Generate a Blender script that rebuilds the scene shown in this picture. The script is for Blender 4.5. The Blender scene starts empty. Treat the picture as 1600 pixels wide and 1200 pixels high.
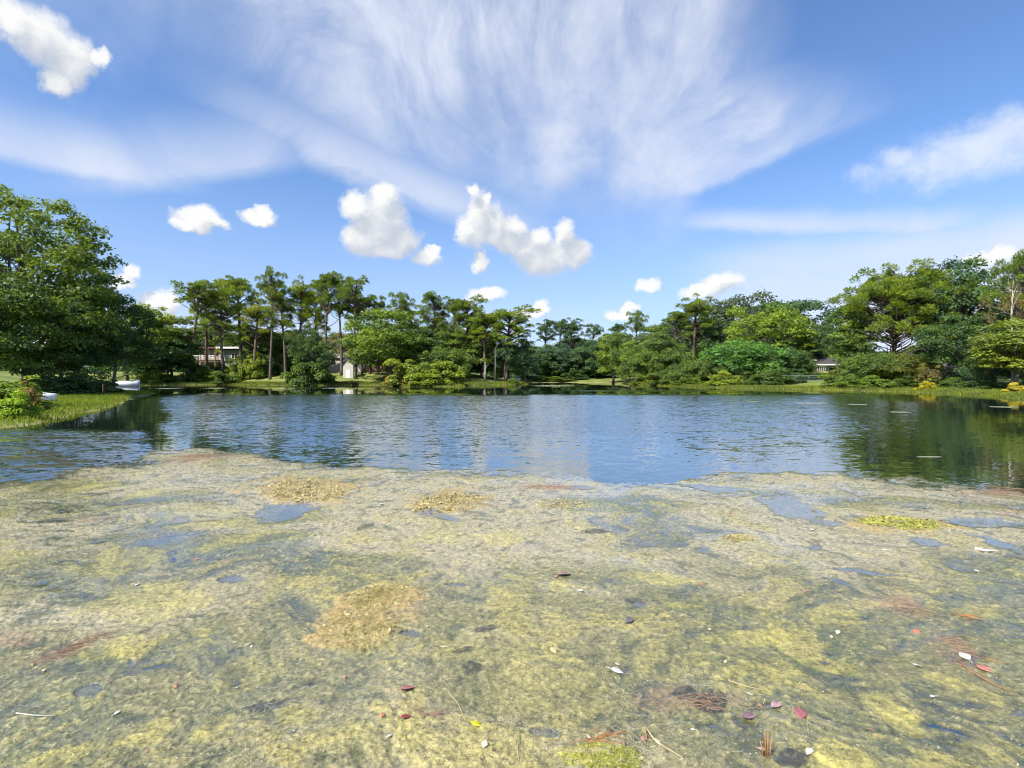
import bpy, math, random
import numpy as np
from mathutils import Vector

# ------------------------------------------------------------------ camera, sky, sun, exposure
F = 800.0; HZ = 586.0; CAMH = 2.0          # focal length in photo pixels, horizon row, eye height
scene = bpy.context.scene
col = scene.collection
cam_d = bpy.data.cameras.new('camera'); cam = bpy.data.objects.new('camera', cam_d); col.objects.link(cam)
cam_d.sensor_width = 36.0; cam_d.lens = F/1600*36.0
cam_d.shift_y = (HZ-600)/1600.0
cam_d.clip_start = 0.05; cam_d.clip_end = 20000
cam.location = (0, 0, CAMH); cam.rotation_euler = (math.radians(90), 0, 0)
scene.camera = cam
scene.view_settings.view_transform = 'Standard'; scene.view_settings.look = 'None'
scene.view_settings.gamma = 1.0; scene.view_settings.use_curve_mapping = False
scene.view_settings.exposure = 0.80
scene.cycles.use_adaptive_sampling = True; scene.cycles.adaptive_threshold = 0.02
scene.cycles.filter_width = 1.05
scene.cycles.max_bounces = 4; scene.cycles.diffuse_bounces = 2; scene.cycles.glossy_bounces = 3; scene.cycles.transmission_bounces = 2; scene.cycles.transparent_max_bounces = 4
scene.cycles.caustics_reflective = False; scene.cycles.caustics_refractive = False
SUN_EL = 46.0; SUN_AZ = 226.0              # azimuth clockwise from +Y (the view direction)
sd = bpy.data.lights.new('sun', 'SUN'); sun = bpy.data.objects.new('sun', sd); col.objects.link(sun)
sd.energy = 4.8; sd.angle = math.radians(0.53); sd.color = (1.0, 0.95, 0.86)
_e, _a = math.radians(SUN_EL), math.radians(SUN_AZ)
sdir = Vector((math.sin(_a)*math.cos(_e), math.cos(_a)*math.cos(_e), math.sin(_e)))
sun.rotation_euler = sdir.to_track_quat('Z', 'Y').to_euler()
sun.location = (-30, -20, 60)

world = bpy.data.worlds.new('World'); scene.world = world; world.use_nodes = True
world.cycles.sampling_method = 'NONE'
WT = world.node_tree; WT.nodes.clear()

class E:
    """tiny expression wrapper round node sockets"""
    tree = None
    def __init__(s, v): s.v = v
    @staticmethod
    def math(op, *a, clamp=False):
        n = E.tree.nodes.new('ShaderNodeMath'); n.operation = op; n.use_clamp = clamp
        for i, x in enumerate(a):
            x = x.v if isinstance(x, E) else x
            if isinstance(x, (int, float)): n.inputs[i].default_value = x
            else: E.tree.links.new(x, n.inputs[i])
        return E(n.outputs[0])
    def __add__(s, o): return E.math('ADD', s, o)
    __radd__ = __add__
    def __sub__(s, o): return E.math('SUBTRACT', s, o)
    def __rsub__(s, o): return E.math('SUBTRACT', o, s)
    def __mul__(s, o): return E.math('MULTIPLY', s, o)
    __rmul__ = __mul__
    def __truediv__(s, o): return E.math('DIVIDE', s, o)
def emax(a, b): return E.math('MAXIMUM', a, b)
def emin(a, b): return E.math('MINIMUM', a, b)
def smooth(x, a, b, lo=0.0, hi=1.0):
    n = E.tree.nodes.new('ShaderNodeMapRange'); n.interpolation_type = 'SMOOTHSTEP'
    if b < a: a, b, lo, hi = b, a, hi, lo
    for i, q in ((1, a), (2, b), (3, lo), (4, hi)): n.inputs[i].default_value = q
    E.tree.links.new(x.v, n.inputs[0]); return E(n.outputs[0])
def xyz(x, y, z=0.0):
    n = E.tree.nodes.new('ShaderNodeCombineXYZ')
    for i, q in enumerate((x, y, z)):
        if isinstance(q, E): E.tree.links.new(q.v, n.inputs[i])
        else: n.inputs[i].default_value = q
    return n.outputs[0]
def noise(vec, scale, detail=4, rough=0.55, dist=0.0, color=False):
    n = E.tree.nodes.new('ShaderNodeTexNoise'); n.inputs['Scale'].default_value = scale
    n.inputs['Detail'].default_value = detail; n.inputs['Roughness'].default_value = rough
    n.inputs['Distortion'].default_value = dist
    if vec is not None: E.tree.links.new(vec, n.inputs['Vector'])
    return n.outputs['Color'] if color else E(n.outputs[0])
def mixc(f, a, b, blend='MIX'):
    n = E.tree.nodes.new('ShaderNodeMix'); n.data_type = 'RGBA'; n.blend_type = blend
    for i, q in ((0, f), (6, a), (7, b)):
        if isinstance(q, E): q = q.v
        if isinstance(q, (int, float)): n.inputs[i].default_value = q
        elif isinstance(q, tuple): n.inputs[i].default_value = q if len(q) == 4 else q+(1,)
        else: E.tree.links.new(q, n.inputs[i])
    return n.outputs[2]

def AE(px, py):                            # a direction of the photo as (azimuth, elevation)
    dx = (px-800)/F; dz = (HZ-py)/F
    return math.atan(dx), math.atan(dz/math.hypot(1, dx))

# --- cumulus heads, as soft ellipses on the sky sphere: (x, y, rx, ry)
CUM = [(55,55,70,42),(110,98,52,42),(18,36,45,36),(158,95,22,13),(92,130,34,22),
       (312,340,40,22),(290,348,24,13),(338,345,24,12),(405,340,30,14),(412,328,15,12),
       (592,350,52,52),(556,326,28,24),(600,308,28,18),(624,376,36,28),(562,372,32,30),(604,392,42,16),
       (668,405,30,14),(680,394,13,9),
       (748,345,27,44),(736,299,13,11),(762,312,9,12),(728,362,18,24),(772,358,24,38),(748,410,14,18),(798,356,26,22),(790,380,34,20),
       (852,402,54,33),(884,368,20,26),(820,386,28,24),(838,372,26,20),(900,396,26,26),
       (762,463,32,12),(846,481,18,11),(826,488,28,10),(1012,444,20,11),(1126,444,34,19),(1098,456,40,13),(985,478,16,11),(968,490,26,10),
       (205,424,19,15),(192,440,22,14),(250,476,40,22),(1540,402,50,14)]
def new_group(name, ins, outs):
    g = bpy.data.node_groups.new(name, 'ShaderNodeTree')
    for i in ins: g.interface.new_socket(i, in_out='INPUT', socket_type='NodeSocketFloat')
    for o in outs: g.interface.new_socket(o, in_out='OUTPUT', socket_type='NodeSocketFloat')
    return g, g.nodes.new('NodeGroupInput'), g.nodes.new('NodeGroupOutput')
cg, gi, go = new_group('cumulus_field', ['u', 'v'], ['f'])
E.tree = cg
uv_ = xyz(E(gi.outputs[0]), E(gi.outputs[1]), 0.0); f_ = None
for (x, y, rx, ry) in CUM:
    a, b = AE(x, y); h = 1+((x-800)/F)**2
    ra = rx/(F*h); rb = ry/(F*math.sqrt(h))
    n = cg.nodes.new('ShaderNodeVectorMath'); n.operation = 'MULTIPLY_ADD'; cg.links.new(uv_, n.inputs[0])
    n.inputs[1].default_value = (1/ra, 1/rb, 0); n.inputs[2].default_value = (-a/ra, -b/rb, 0)
    d = cg.nodes.new('ShaderNodeVectorMath'); d.operation = 'DOT_PRODUCT'; cg.links.new(n.outputs[0], d.inputs[0]); cg.links.new(n.outputs[0], d.inputs[1])
    q = E(d.outputs['Value']); f_ = q if f_ is None else emin(f_, q)
f_ = emax(1.0-f_, -2.0)
cg.links.new(f_.v, go.inputs[0])

E.tree = WT
tc = WT.nodes.new('ShaderNodeTexCoord')
sep = WT.nodes.new('ShaderNodeSeparateXYZ'); WT.links.new(tc.outputs['Generated'], sep.inputs[0])
dx, dy, dz = (E(sep.outputs[i]) for i in range(3))
az = E.math('ARCTAN2', dx, dy)
u = E.math('PINGPONG', az+math.pi/2, math.pi)-math.pi/2      # the back of the sky mirrors the front
v = E.math('ARCSINE', emax(emin(dz, 1.0), -1.0))
dirv = tc.outputs['Generated']

sky = WT.nodes.new('ShaderNodeTexSky'); sky.sky_type = 'NISHITA'; sky.sun_disc = False
sky.sun_elevation = _e; sky.sun_rotation = _a; sky.altitude = 10
sky.air_density = 1.0; sky.dust_density = 0.5; sky.ozone_density = 3.0
skyc = mixc(1.0, sky.outputs[0], (0.74, 0.88, 1.06), 'MULTIPLY')
skyc = mixc(smooth(v, 0.40, -0.02)*0.60, skyc, (2.75, 3.15, 4.35))      # humid air towards the horizon

# --- high thin cloud
w1 = noise(dirv, 3.0, 5, 0.6, color=True)
ws = WT.nodes.new('ShaderNodeSeparateXYZ'); WT.links.new(w1, ws.inputs[0])
uu = u+(E(ws.outputs[0])-0.5)*0.16; vv = v+(E(ws.outputs[1])-0.5)*0.12
def side(p, q, uu=uu, vv=vv):              # signed angular distance, positive on the left of p -> q
    (a, b), (c, d) = AE(*p), AE(*q); L = math.hypot(c-a, d-b)
    nx, ny = -(d-b)/L, (c-a)/L
    return (uu-a)*nx+(vv-b)*ny
uu2 = u+(E(ws.outputs[0])-0.5)*0.07; vv2 = v+(E(ws.outputs[1])-0.5)*0.05
ca, cb = AE(890, 375)
th = E.math('ARCTAN2', vv-cb, uu-ca)+(noise(dirv, 2.2, 3, 0.5)-0.5)*0.9; rr = E.math('SQRT', (uu-ca)*(uu-ca)+(vv-cb)*(vv-cb))
streak = noise(xyz(th*1.2, rr*1.7, 3.3), 1.9, 7, 0.55, 0.2)
fine = noise(xyz(th*3.2, rr*3.0, 9.1), 1.9, 9, 0.62, 0.25)
soft = noise(dirv, 4.2, 4, 0.5)
kr = smooth(rr, 0.10, 0.42); cloudy = noise(dirv, 5.5, 8, 0.58)
streak = streak*kr+cloudy*(1.0-kr); fine = fine*kr+cloudy*(1.0-kr)
lowleft = smooth(side((250, 130), (745, 345)), -0.03, 0.17)
uu3 = u+(E(ws.outputs[0])-0.5)*0.05+(fine-0.5)*0.05; vv3 = v+(E(ws.outputs[1])-0.5)*0.035+(fine-0.5)*0.035
r1 = smooth(side((1110, 300), (1450, 145), uu3, vv3), -0.006, 0.016)
r2 = smooth(uu3-AE(1085, 340)[0], 0.03, -0.05)
topr = emax(smooth(uu-AE(1150, 60)[0], 0.10, -0.10), smooth(side((1190, 85), (1460, 120), uu3, vv3), 0.02, -0.09))
hfade = smooth(vv, AE(950, 455)[1], AE(950, 330)[1])
fan = lowleft*emax(r1, r2)*topr*hfade
tip = smooth(uu3-AE(1470, 150)[0], 0.0, -0.24)
fan = fan*tip*smooth(uu-AE(130, 100)[0], -0.15, 0.3)
fan = fan*(0.30+0.46*smooth(streak+0.4*(fine-0.5), 0.28, 0.74)+0.62*(fine-0.5))*smooth(soft, 0.28, 0.55, 0.66, 1.0)
def band(p, q, w_lo, w_hi, x0, x1, fx, amp=1.0):
    s = side(p, q, uu3, vv3)
    b = smooth(s, -w_lo, 0.0)*smooth(s, w_hi, 0.0)
    return b*smooth(uu-AE(x0, 200)[0], -fx, fx)*smooth(uu-AE(x1, 200)[0], fx, -fx)*amp
b1 = band((0, 232), (230, 272), 0.025, 0.09, -400, 250, 0.10, 0.75)
b2 = band((180, 275), (480, 240), 0.03, 0.12, 150, 470, 0.10, 0.55)
b3 = band((1080, 352), (1500, 350), 0.02, 0.035, 1080, 1520, 0.08, 0.75)
b4 = band((940, 170), (1125, 5), 0.03, 0.03, 930, 1200, 0.06, 0.45)
b5 = band((300, 130), (740, 335), 0.04, 0.09, 380, 820, 0.20, 0.70)
b6 = smooth(v, AE(1400, 335)[1], AE(1400, 400)[1])*smooth(uu-AE(1120, 400)[0], -0.12, 0.16)*smooth(v, -0.02, 0.10, 0.6, 1.0)*0.85
veil = smooth(uu-AE(330, 150)[0], 0.12, -0.25)*smooth(vv, AE(100, 290)[1], AE(100, 150)[1])*smooth(soft, 0.35, 0.65)*0.45
b7 = smooth(v, 0.16, 0.02)*smooth(noise(xyz(u*3.0, v*9.0, 1.7), 1.6, 4, 0.55), 0.34, 0.62)*0.75
bands = emax(emax(b1, b2), emax(emax(b3, b7), b4))
bands = emax(emax(bands, veil), emax(b5, b6))*(0.30+1.25*fine*smooth(streak, 0.25, 0.6, 0.55, 1.15))
high = noise(dirv, 2.0, 6, 0.62)            # overhead, out of the frame: plain broken cirrus
over = smooth(high, 0.45, 0.70)*0.6
ovf = smooth(v, 0.72, 0.95)
cir = emax(emin(emax(fan, bands)+0.16*fan, 0.92), 0.0)
cir = cir*(1.0-ovf)+over*ovf
cir = cir*smooth(v, -0.02, 0.03)

# --- cumulus
wn = noise(dirv, 24.0, 9, 0.64, color=True)
wsep = WT.nodes.new('ShaderNodeSeparateXYZ'); WT.links.new(wn, wsep.inputs[0])
wb = noise(dirv, 9.0, 2, 0.5, color=True)
bsep = WT.nodes.new('ShaderNodeSeparateXYZ'); WT.links.new(wb, bsep.inputs[0])
cu = u+(E(wsep.outputs[0])-0.5)*0.050+(E(bsep.outputs[0])-0.5)*0.03
cv = v+(E(wsep.outputs[1])-0.5)*0.045+(E(bsep.outputs[1])-0.5)*0.02
def cfield(a, b):
    n = WT.nodes.new('ShaderNodeGroup'); n.node_tree = cg
    WT.links.new(a.v, n.inputs[0]); WT.links.new(b.v, n.inputs[1]); return E(n.outputs[0])
puff = E(wsep.outputs[2])
f0 = cfield(cu, cv)+(puff-0.5)*0.8
f1 = cfield(cu-0.014, cv+0.026)
calpha = smooth(f0, -0.22, 0.75)
lit = smooth(f0-f1+(puff-0.5)*1.5, -0.55, 1.25)
cumc = mixc(lit, (0.60, 0.65, 0.74), (1.0, 1.0, 0.99))
# broken grey-white bank on the right
ba, bb = AE(1505, 240)
bq = 1.0-((uu2-ba)*(uu2-ba)*(1/0.15**2)+(vv2-bb)*(vv2-bb)*(1/0.052**2))
ba2, bb2 = AE(1400, 245)
bq = emax(bq, 1.0-((uu2-ba2)*(uu2-ba2)*(1/0.035**2)+(vv2-bb2)*(vv2-bb2)*(1/0.025**2)))
balpha = smooth(bq+(noise(dirv, 13, 8, 0.62)-0.5)*2.8, -0.1, 1.2)*0.8

c1 = mixc(cir, skyc, (4.05, 4.35, 5.05))
c1b = mixc(balpha, c1, (4.4, 4.7, 5.25))
cum_scaled = mixc(1.0, cumc, (5.15, 5.15, 5.1), 'MULTIPLY')
c2 = mixc(calpha*0.97, c1b, cum_scaled)
bg = WT.nodes.new('ShaderNodeBackground'); bg.inputs['Strength'].default_value = 0.112
WT.links.new(c2, bg.inputs['Color'])
wo = WT.nodes.new('ShaderNodeOutputWorld'); WT.links.new(bg.outputs[0], wo.inputs['Surface'])

# ------------------------------------------------------------------ helpers
def at(px, py, Y): return ((px-800)/F*Y, Y, CAMH-(py-HZ)/F*Y)
def gp(px, py):                            # photo point on the water plane
    Y = CAMH*F/(py-HZ); return ((px-800)/F*Y, Y)
def tag(o, label=None, cat=None, group=None, kind=None):
    if label: o['label'] = label
    if cat: o['category'] = cat
    if group: o['group'] = group
    if kind: o['kind'] = kind
    return o
def link(name, me, parent=None, mat=None):
    o = bpy.data.objects.new(name, me); col.objects.link(o); o.parent = parent
    if mat is not None and me is not None and len(me.materials) == 0: me.materials.append(mat)
    return o
def empty(name, loc, rz=0.0):
    o = bpy.data.objects.new(name, None); col.objects.link(o); o.location = loc; o.rotation_euler = (0, 0, rz)
    o.empty_display_size = 0.3
    return o
def np_mesh(name, V, faces, attrs=None, smooth_=False):
    """V (n,3); faces: (m,k) array, or list of such arrays"""
    me = bpy.data.meshes.new(name)
    if not isinstance(faces, list): faces = [faces]
    faces = [np.asarray(f, dtype=np.int32) for f in faces if len(f)]
    me.vertices.add(len(V)); me.vertices.foreach_set('co', np.asarray(V, dtype=np.float32).ravel())
    tot = sum(f.size for f in faces); me.loops.add(tot)
    me.loops.foreach_set('vertex_index', np.concatenate([f.ravel() for f in faces]))
    cnt = np.concatenate([np.full(len(f), f.shape[1], np.int32) for f in faces])
    st = np.concatenate([[0], np.cumsum(cnt)[:-1]]).astype(np.int32)
    me.polygons.add(len(cnt)); me.polygons.foreach_set('loop_start', st); me.polygons.foreach_set('loop_total', cnt)
    if smooth_: me.polygons.foreach_set('use_smooth', np.ones(len(cnt), bool))
    for k, (typ, arr) in (attrs or {}).items():
        a = me.attributes.new(k, typ, 'POINT')
        a.data.foreach_set('color' if typ == 'FLOAT_COLOR' else 'value', np.asarray(arr, dtype=np.float32).ravel())
    me.update(calc_edges=True); me.validate()
    return me
class MB:
    """collects boxes, tubes and prisms into one mesh"""
    def __init__(s): s.V = []; s.F = []
    def add(s, V, Fs):
        b = len(s.V); s.V += [tuple(v) for v in V]; s.F += [tuple(b+i for i in f) for f in Fs]; return s
    def box(s, x0, x1, y0, y1, z0, z1):
        return s.add([(x0,y0,z0),(x1,y0,z0),(x1,y1,z0),(x0,y1,z0),(x0,y0,z1),(x1,y0,z1),(x1,y1,z1),(x0,y1,z1)],
              [(0,3,2,1),(4,5,6,7),(0,1,5,4),(1,2,6,5),(2,3,7,6),(3,0,4,7)])
    def gable(s, x0, x1, y0, y1, z0, z1, ridge='x'):     # a roof prism
        if ridge == 'x':
            ym = (y0+y1)/2; V = [(x0,y0,z0),(x1,y0,z0),(x1,y1,z0),(x0,y1,z0),(x0,ym,z1),(x1,ym,z1)]
            return s.add(V, [(0,3,2,1),(0,1,5,4),(2,3,4,5),(0,4,3),(1,2,5)])
        xm = (x0+x1)/2; V = [(x0,y0,z0),(x1,y0,z0),(x1,y1,z0),(x0,y1,z0),(xm,y0,z1),(xm,y1,z1)]
        return s.add(V, [(0,3,2,1),(0,1,4),(2,3,5),(1,2,5,4),(3,0,4,5)])
    def tube(s, pts, rad, n=7, cap=True):
        pts = [Vector(p) for p in pts]; rings = []
        for i, p in enumerate(pts):
            d = (pts[min(i+1, len(pts)-1)]-pts[max(i-1, 0)]).normalized()
            a = d.orthogonal().normalized() if abs(d.z) < 0.9 else Vector((1, 0, 0)); b = d.cross(a).normalized(); a = b.cross(d)
            r = rad[i] if hasattr(rad, '__len__') else rad
            rings.append([p+(a*math.cos(2*math.pi*k/n)+b*math.sin(2*math.pi*k/n))*r for k in range(n)])
        b0 = len(s.V)
        for r in rings: s.V += [tuple(v) for v in r]
        for i in range(len(rings)-1):
            for k in range(n):
                s.F.append((b0+i*n+k, b0+i*n+(k+1) % n, b0+(i+1)*n+(k+1) % n, b0+(i+1)*n+k))
        if cap:
            s.F.append(tuple(b0+k for k in range(n))[::-1]); s.F.append(tuple(b0+(len(rings)-1)*n+k for k in range(n)))
        return s
    def build(s, name, mat, parent=None, sm=False):
        me = bpy.data.meshes.new(name); me.from_pydata(s.V, [], s.F); me.update()
        if sm: me.polygons.foreach_set('use_smooth', np.ones(len(me.polygons), bool))
        return link(name, me, parent, mat)

def _hash(ix, iy, seed):
    h = (ix.astype(np.int64)*374761393+iy.astype(np.int64)*668265263+seed*1274126177) & 0xffffffff
    h = ((h ^ (h >> 13))*1274126177) & 0xffffffff
    return ((h ^ (h >> 16)) & 0xffff)/65535.0
def vnoise(x, y, seed=0):
    ix = np.floor(x); iy = np.floor(y); fx = x-ix; fy = y-iy
    ix = ix.astype(np.int64); iy = iy.astype(np.int64)
    fx = fx*fx*fx*(fx*(fx*6-15)+10); fy = fy*fy*fy*(fy*(fy*6-15)+10)
    a = _hash(ix, iy, seed); b = _hash(ix+1, iy, seed); c = _hash(ix, iy+1, seed); d = _hash(ix+1, iy+1, seed)
    return (a*(1-fx)+b*fx)*(1-fy)+(c*(1-fx)+d*fx)*fy
def fbm(x, y, oct_=4, seed=0, gain=0.5):
    t = np.zeros_like(x); amp = 1.0; n = 0.0
    for i in range(oct_):
        t += amp*(vnoise(x*2.03**i+17.3*i, y*2.03**i-9.1*i, seed+i*31)-0.5)*2; n += amp; amp *= gain
    return t/n
def sst(x, a, b):
    t = np.clip((x-a)/(b-a), 0, 1); return t*t*(3-2*t)

# ------------------------------------------------------------------ materials
def mat(name):
    m = bpy.data.materials.new(name); m.use_nodes = True; nt = m.node_tree; nt.nodes.clear(); E.tree = nt
    out = nt.nodes.new('ShaderNodeOutputMaterial'); return m, nt, out
def principled(nt, out=None, **kw):
    p = nt.nodes.new('ShaderNodeBsdfPrincipled')
    for k, q in kw.items():
        k = k.replace('_', ' ')
        if isinstance(q, E): q = q.v
        if isinstance(q, (int, float)): p.inputs[k].default_value = q
        elif isinstance(q, tuple): p.inputs[k].default_value = q if len(q) == 4 else q+(1,)
        else: nt.links.new(q, p.inputs[k])
    if out: nt.links.new(p.outputs[0], out.inputs['Surface'])
    return p
def attr(nt, name, out='Fac'):
    n = nt.nodes.new('ShaderNodeAttribute'); n.attribute_name = name; return n.outputs[out]
def objcoord(nt): return nt.nodes.new('ShaderNodeTexCoord').outputs['Object']
def geopos(nt): return nt.nodes.new('ShaderNodeNewGeometry').outputs['Position']
def bump(nt, h, strength, dist):
    b = nt.nodes.new('ShaderNodeBump'); b.inputs['Strength'].default_value = strength; b.inputs['Distance'].default_value = dist
    nt.links.new(h.v, b.inputs['Height']); return b.outputs[0]

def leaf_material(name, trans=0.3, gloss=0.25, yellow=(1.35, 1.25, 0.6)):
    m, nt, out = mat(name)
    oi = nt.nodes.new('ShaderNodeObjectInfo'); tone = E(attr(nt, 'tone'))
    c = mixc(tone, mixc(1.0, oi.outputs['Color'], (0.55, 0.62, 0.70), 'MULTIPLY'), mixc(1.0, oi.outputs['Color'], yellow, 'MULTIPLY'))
    p = principled(nt, None, Base_Color=c, Roughness=0.5, Specular_IOR_Level=gloss)
    t = nt.nodes.new('ShaderNodeBsdfTranslucent'); nt.links.new(mixc(1.0, c, (1.32, 1.22, 0.5), 'MULTIPLY'), t.inputs[0])
    mx = nt.nodes.new('ShaderNodeMixShader'); mx.inputs[0].default_value = trans
    nt.links.new(p.outputs[0], mx.inputs[1]); nt.links.new(t.outputs[0], mx.inputs[2]); nt.links.new(mx.outputs[0], out.inputs['Surface'])
    return m
M_LEAF = leaf_material('leaf_foliage', 0.42, 0.3); M_NEEDLE = leaf_material('needle_foliage', 0.42, 0.25, (1.5, 1.3, 0.55))
M_GRASS = leaf_material('grass_blades', 0.35, 0.2)
def bark_material(name, ca, cb, sc=14.0):
    m, nt, out = mat(name); o = objcoord(nt)
    mp = nt.nodes.new('ShaderNodeMapping'); mp.inputs['Scale'].default_value = (1, 1, 0.12); nt.links.new(o, mp.inputs[0])
    n = noise(mp.outputs[0], sc*6, 5, 0.65)
    principled(nt, out, Base_Color=mixc(smooth(n, 0.3, 0.7), ca, cb), Roughness=0.9, Normal=bump(nt, n, 0.7, 0.01)); return m
M_BARK = bark_material('pine_bark', (0.045, 0.034, 0.030), (0.20, 0.145, 0.115))
M_BARK2 = bark_material('grey_bark', (0.06, 0.052, 0.045), (0.26, 0.23, 0.20))
M_PALE = bark_material('pale_bark', (0.30, 0.25, 0.21), (0.62, 0.56, 0.50))
def plain(name, c, rough=0.7, var=0.25, sc=6.0, metal=0.0, spec=0.4):
    m, nt, out = mat(name); n = noise(objcoord(nt), sc, 5, 0.6)
    c2 = tuple(q*(1-var) for q in c)
    principled(nt, out, Base_Color=mixc(smooth(n, 0.3, 0.7), c2, c), Roughness=rough, Metallic=metal, Specular_IOR_Level=spec); return m

# ------------------------------------------------------------------ the lake outline and the ground
LAKE = [(-17.5, 1.2), (-19.5, 8), (-18.4, 14.5), gp(0, 670), gp(60, 662), gp(120, 649), gp(165, 637), gp(192, 627), gp(204, 619), (-38.5, 55), (-50, 64),
        (-66, 78), (-76, 92), gp(250, 602), gp(330, 601.5), gp(400, 602), gp(470, 602), gp(500, 603), gp(530, 602), gp(600, 602),
        gp(628, 604.5), gp(720, 604.5), gp(735, 602), gp(800, 601.5), (4, 112), (6, 132), (14, 140), (23, 136), (27, 120), gp(1000, 602),
        gp(1060, 604), gp(1100, 605), gp(1150, 607), gp(1220, 608), gp(1300, 609.5), gp(1350, 611), gp(1420, 612.5), gp(1480, 615), gp(1540, 619),
        gp(1600, 624), gp(1700, 631), (35, 24), (29, 12), (24, 1.2)]
LP = np.array(LAKE)
def lake_sd(x, y):                         # > 0 on land, metres to the waterline
    x = np.asarray(x, float); y = np.asarray(y, float)
    dmin = np.full(x.shape, 1e9); ins = np.zeros(x.shape, bool); n = len(LP)
    for i in range(n):
        ax, ay = LP[i]; bx, by = LP[(i+1) % n]; ex, ey = bx-ax, by-ay
        t = np.clip(((x-ax)*ex+(y-ay)*ey)/(ex*ex+ey*ey), 0, 1)
        dmin = np.minimum(dmin, (x-ax-t*ex)**2+(y-ay-t*ey)**2)
        c = ((ay > y) != (by > y)); den = by-ay if by != ay else 1e-9
        ins ^= c & (x < (bx-ax)*(y-ay)/den+ax)
    d = np.sqrt(dmin); return np.where(ins, -d, d)
def ground_h(x, y):
    x = np.asarray(x, float); y = np.asarray(y, float)
    d = lake_sd(x, y)+0.5*fbm(x*0.35, y*0.35, 3, 5)*np.minimum(1.0, y/30.0)
    far = sst(y, 55, 95)
    land = 0.22*(1-np.exp(-np.maximum(d, 0)/0.8))+(1.2+1.3*far)*sst(d, 1.0, 22)+0.8*sst(d, 60, 300)
    land += 0.10*fbm(x*0.2, y*0.2, 3, 9)*sst(d, 0.5, 4)
    return np.where(d > 0, land, np.maximum(-1.2, 0.28*d))
def gz(x, y): return float(ground_h(np.array([x]), np.array([y]))[0])
def axis(lo, hi, step, far):
    mid = np.arange(lo, hi+step/2, step); ext = [step*1.5]
    while ext[-1] < far: ext.append(ext[-1]*1.45)
    ext = np.array(ext); return np.concatenate([lo-ext[::-1], mid, hi+ext])
gx = axis(-130, 110, 0.8, 3500); gy = axis(-6, 180, 0.8, 3500)
GX, GY = np.meshgrid(gx, gy); GZ = ground_h(GX, GY); ny, nx = GX.shape
idx = np.arange(nx*ny).reshape(ny, nx)
quads = np.stack([idx[:-1, :-1], idx[:-1, 1:], idx[1:, 1:], idx[1:, :-1]], -1).reshape(-1, 4)
gme = np_mesh('ground', np.stack([GX, GY, GZ], -1).reshape(-1, 3), quads, smooth_=True)
m, nt, out = mat('lawn_ground'); P = geopos(nt)
n1 = noise(P, 0.25, 5, 0.6); n2 = noise(P, 3.0, 5, 0.7)
sz = nt.nodes.new('ShaderNodeSeparateXYZ'); nt.links.new(P, sz.inputs[0]); hgt = E(sz.outputs[2])
gc = mixc(smooth(n1, 0.35, 0.65), (0.105, 0.150, 0.030), (0.21, 0.23, 0.060))
gc = mixc(smooth(n2, 0.5, 0.75)*0.6, gc, (0.20, 0.15, 0.075))
gc = mixc(smooth(hgt+(n2-0.5)*0.1, 0.10, 0.0), gc, (0.30, 0.25, 0.13))
principled(nt, out, Base_Color=gc, Roughness=0.95, Specular_IOR_Level=0.2, Normal=bump(nt, n2, 0.6, 0.08))
tag(link('ground', gme, None, m), kind='structure')

# water: one level sheet
wx = np.array([-140., -60, 0, 60, 140]); wy = np.array([-4., 40, 90, 170])
WX, WY = np.meshgrid(wx, wy); idx = np.arange(WX.size).reshape(WX.shape)
wq = np.stack([idx[:-1, :-1], idx[:-1, 1:], idx[1:, 1:], idx[1:, :-1]], -1).reshape(-1, 4)
wme = np_mesh('water', np.stack([WX, WY, np.zeros_like(WX)], -1).reshape(-1, 3), wq)
m, nt, out = mat('lake_water'); P = geopos(nt)
sp = nt.nodes.new('ShaderNodeSeparateXYZ'); nt.links.new(P, sp.inputs[0]); X, Y = E(sp.outputs[0]), E(sp.outputs[1])
def nz(sx, sy, scale, det, dist=0.0):
    c = noise(xyz(X*sx, Y*sy, 0.0), scale, det, 0.55, dist, True); s = nt.nodes.new('ShaderNodeSeparateXYZ'); nt.links.new(c, s.inputs[0])
    return E(s.outputs[0])-0.5, E(s.outputs[1])-0.5
ax, ay = nz(0.5, 1.0, 6.5, 2, 0.5); bx_, by_ = nz(0.35, 1.0, 2.2, 2, 0.4); cx_, cy_ = nz(0.6, 1.0, 17.0, 1)
patch = noise(xyz(X*0.028, Y*0.05, 0.0), 1.0, 3, 0.6, 0.6)
# the wind reaches the middle of the lake; the lee under the trees stays calm
wob = Y+(patch-0.5)*16.0
wind = smooth(wob, 56.0, 47.0)*smooth(wob-X*0.05, 11.0, 21.0, 0.24, 1.0)
wind = wind*smooth(X-Y*0.62+(patch-0.5)*16.0, 9.0, -3.0, 0.10, 1.0)*smooth(X+Y*0.74-(patch-0.5)*6.0, 0.2, 4.0, 0.07, 1.0)
strip = smooth(E.math('ABSOLUTE', Y-66.0+X*0.10+(patch-0.5)*8.0), 4.0, 1.0)*smooth(X, 4.0, 10.0)*smooth(X, 30.0, 22.0)*0.5
left = smooth(X+Y*0.72+(patch-0.5)*3.0, 0.6, -1.2)*smooth(Y+(patch-0.5)*5.0+X*0.1, 17.6, 15.6)
wind = emax(emax(wind, strip), left*2.0)+0.03
nxv = (ax*0.22+bx_*0.10+cx_*0.10)*wind; nyv = (ay*0.34+by_*0.14+cy_*0.26-0.082)*wind
nn = nt.nodes.new('ShaderNodeVectorMath'); nn.operation = 'NORMALIZE'; nt.links.new(xyz(nxv, nyv, 1.0), nn.inputs[0])
wp = principled(nt, None, Base_Color=(0.012, 0.024, 0.018), Roughness=0.02, IOR=1.6, Normal=nn.outputs[0])
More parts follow.
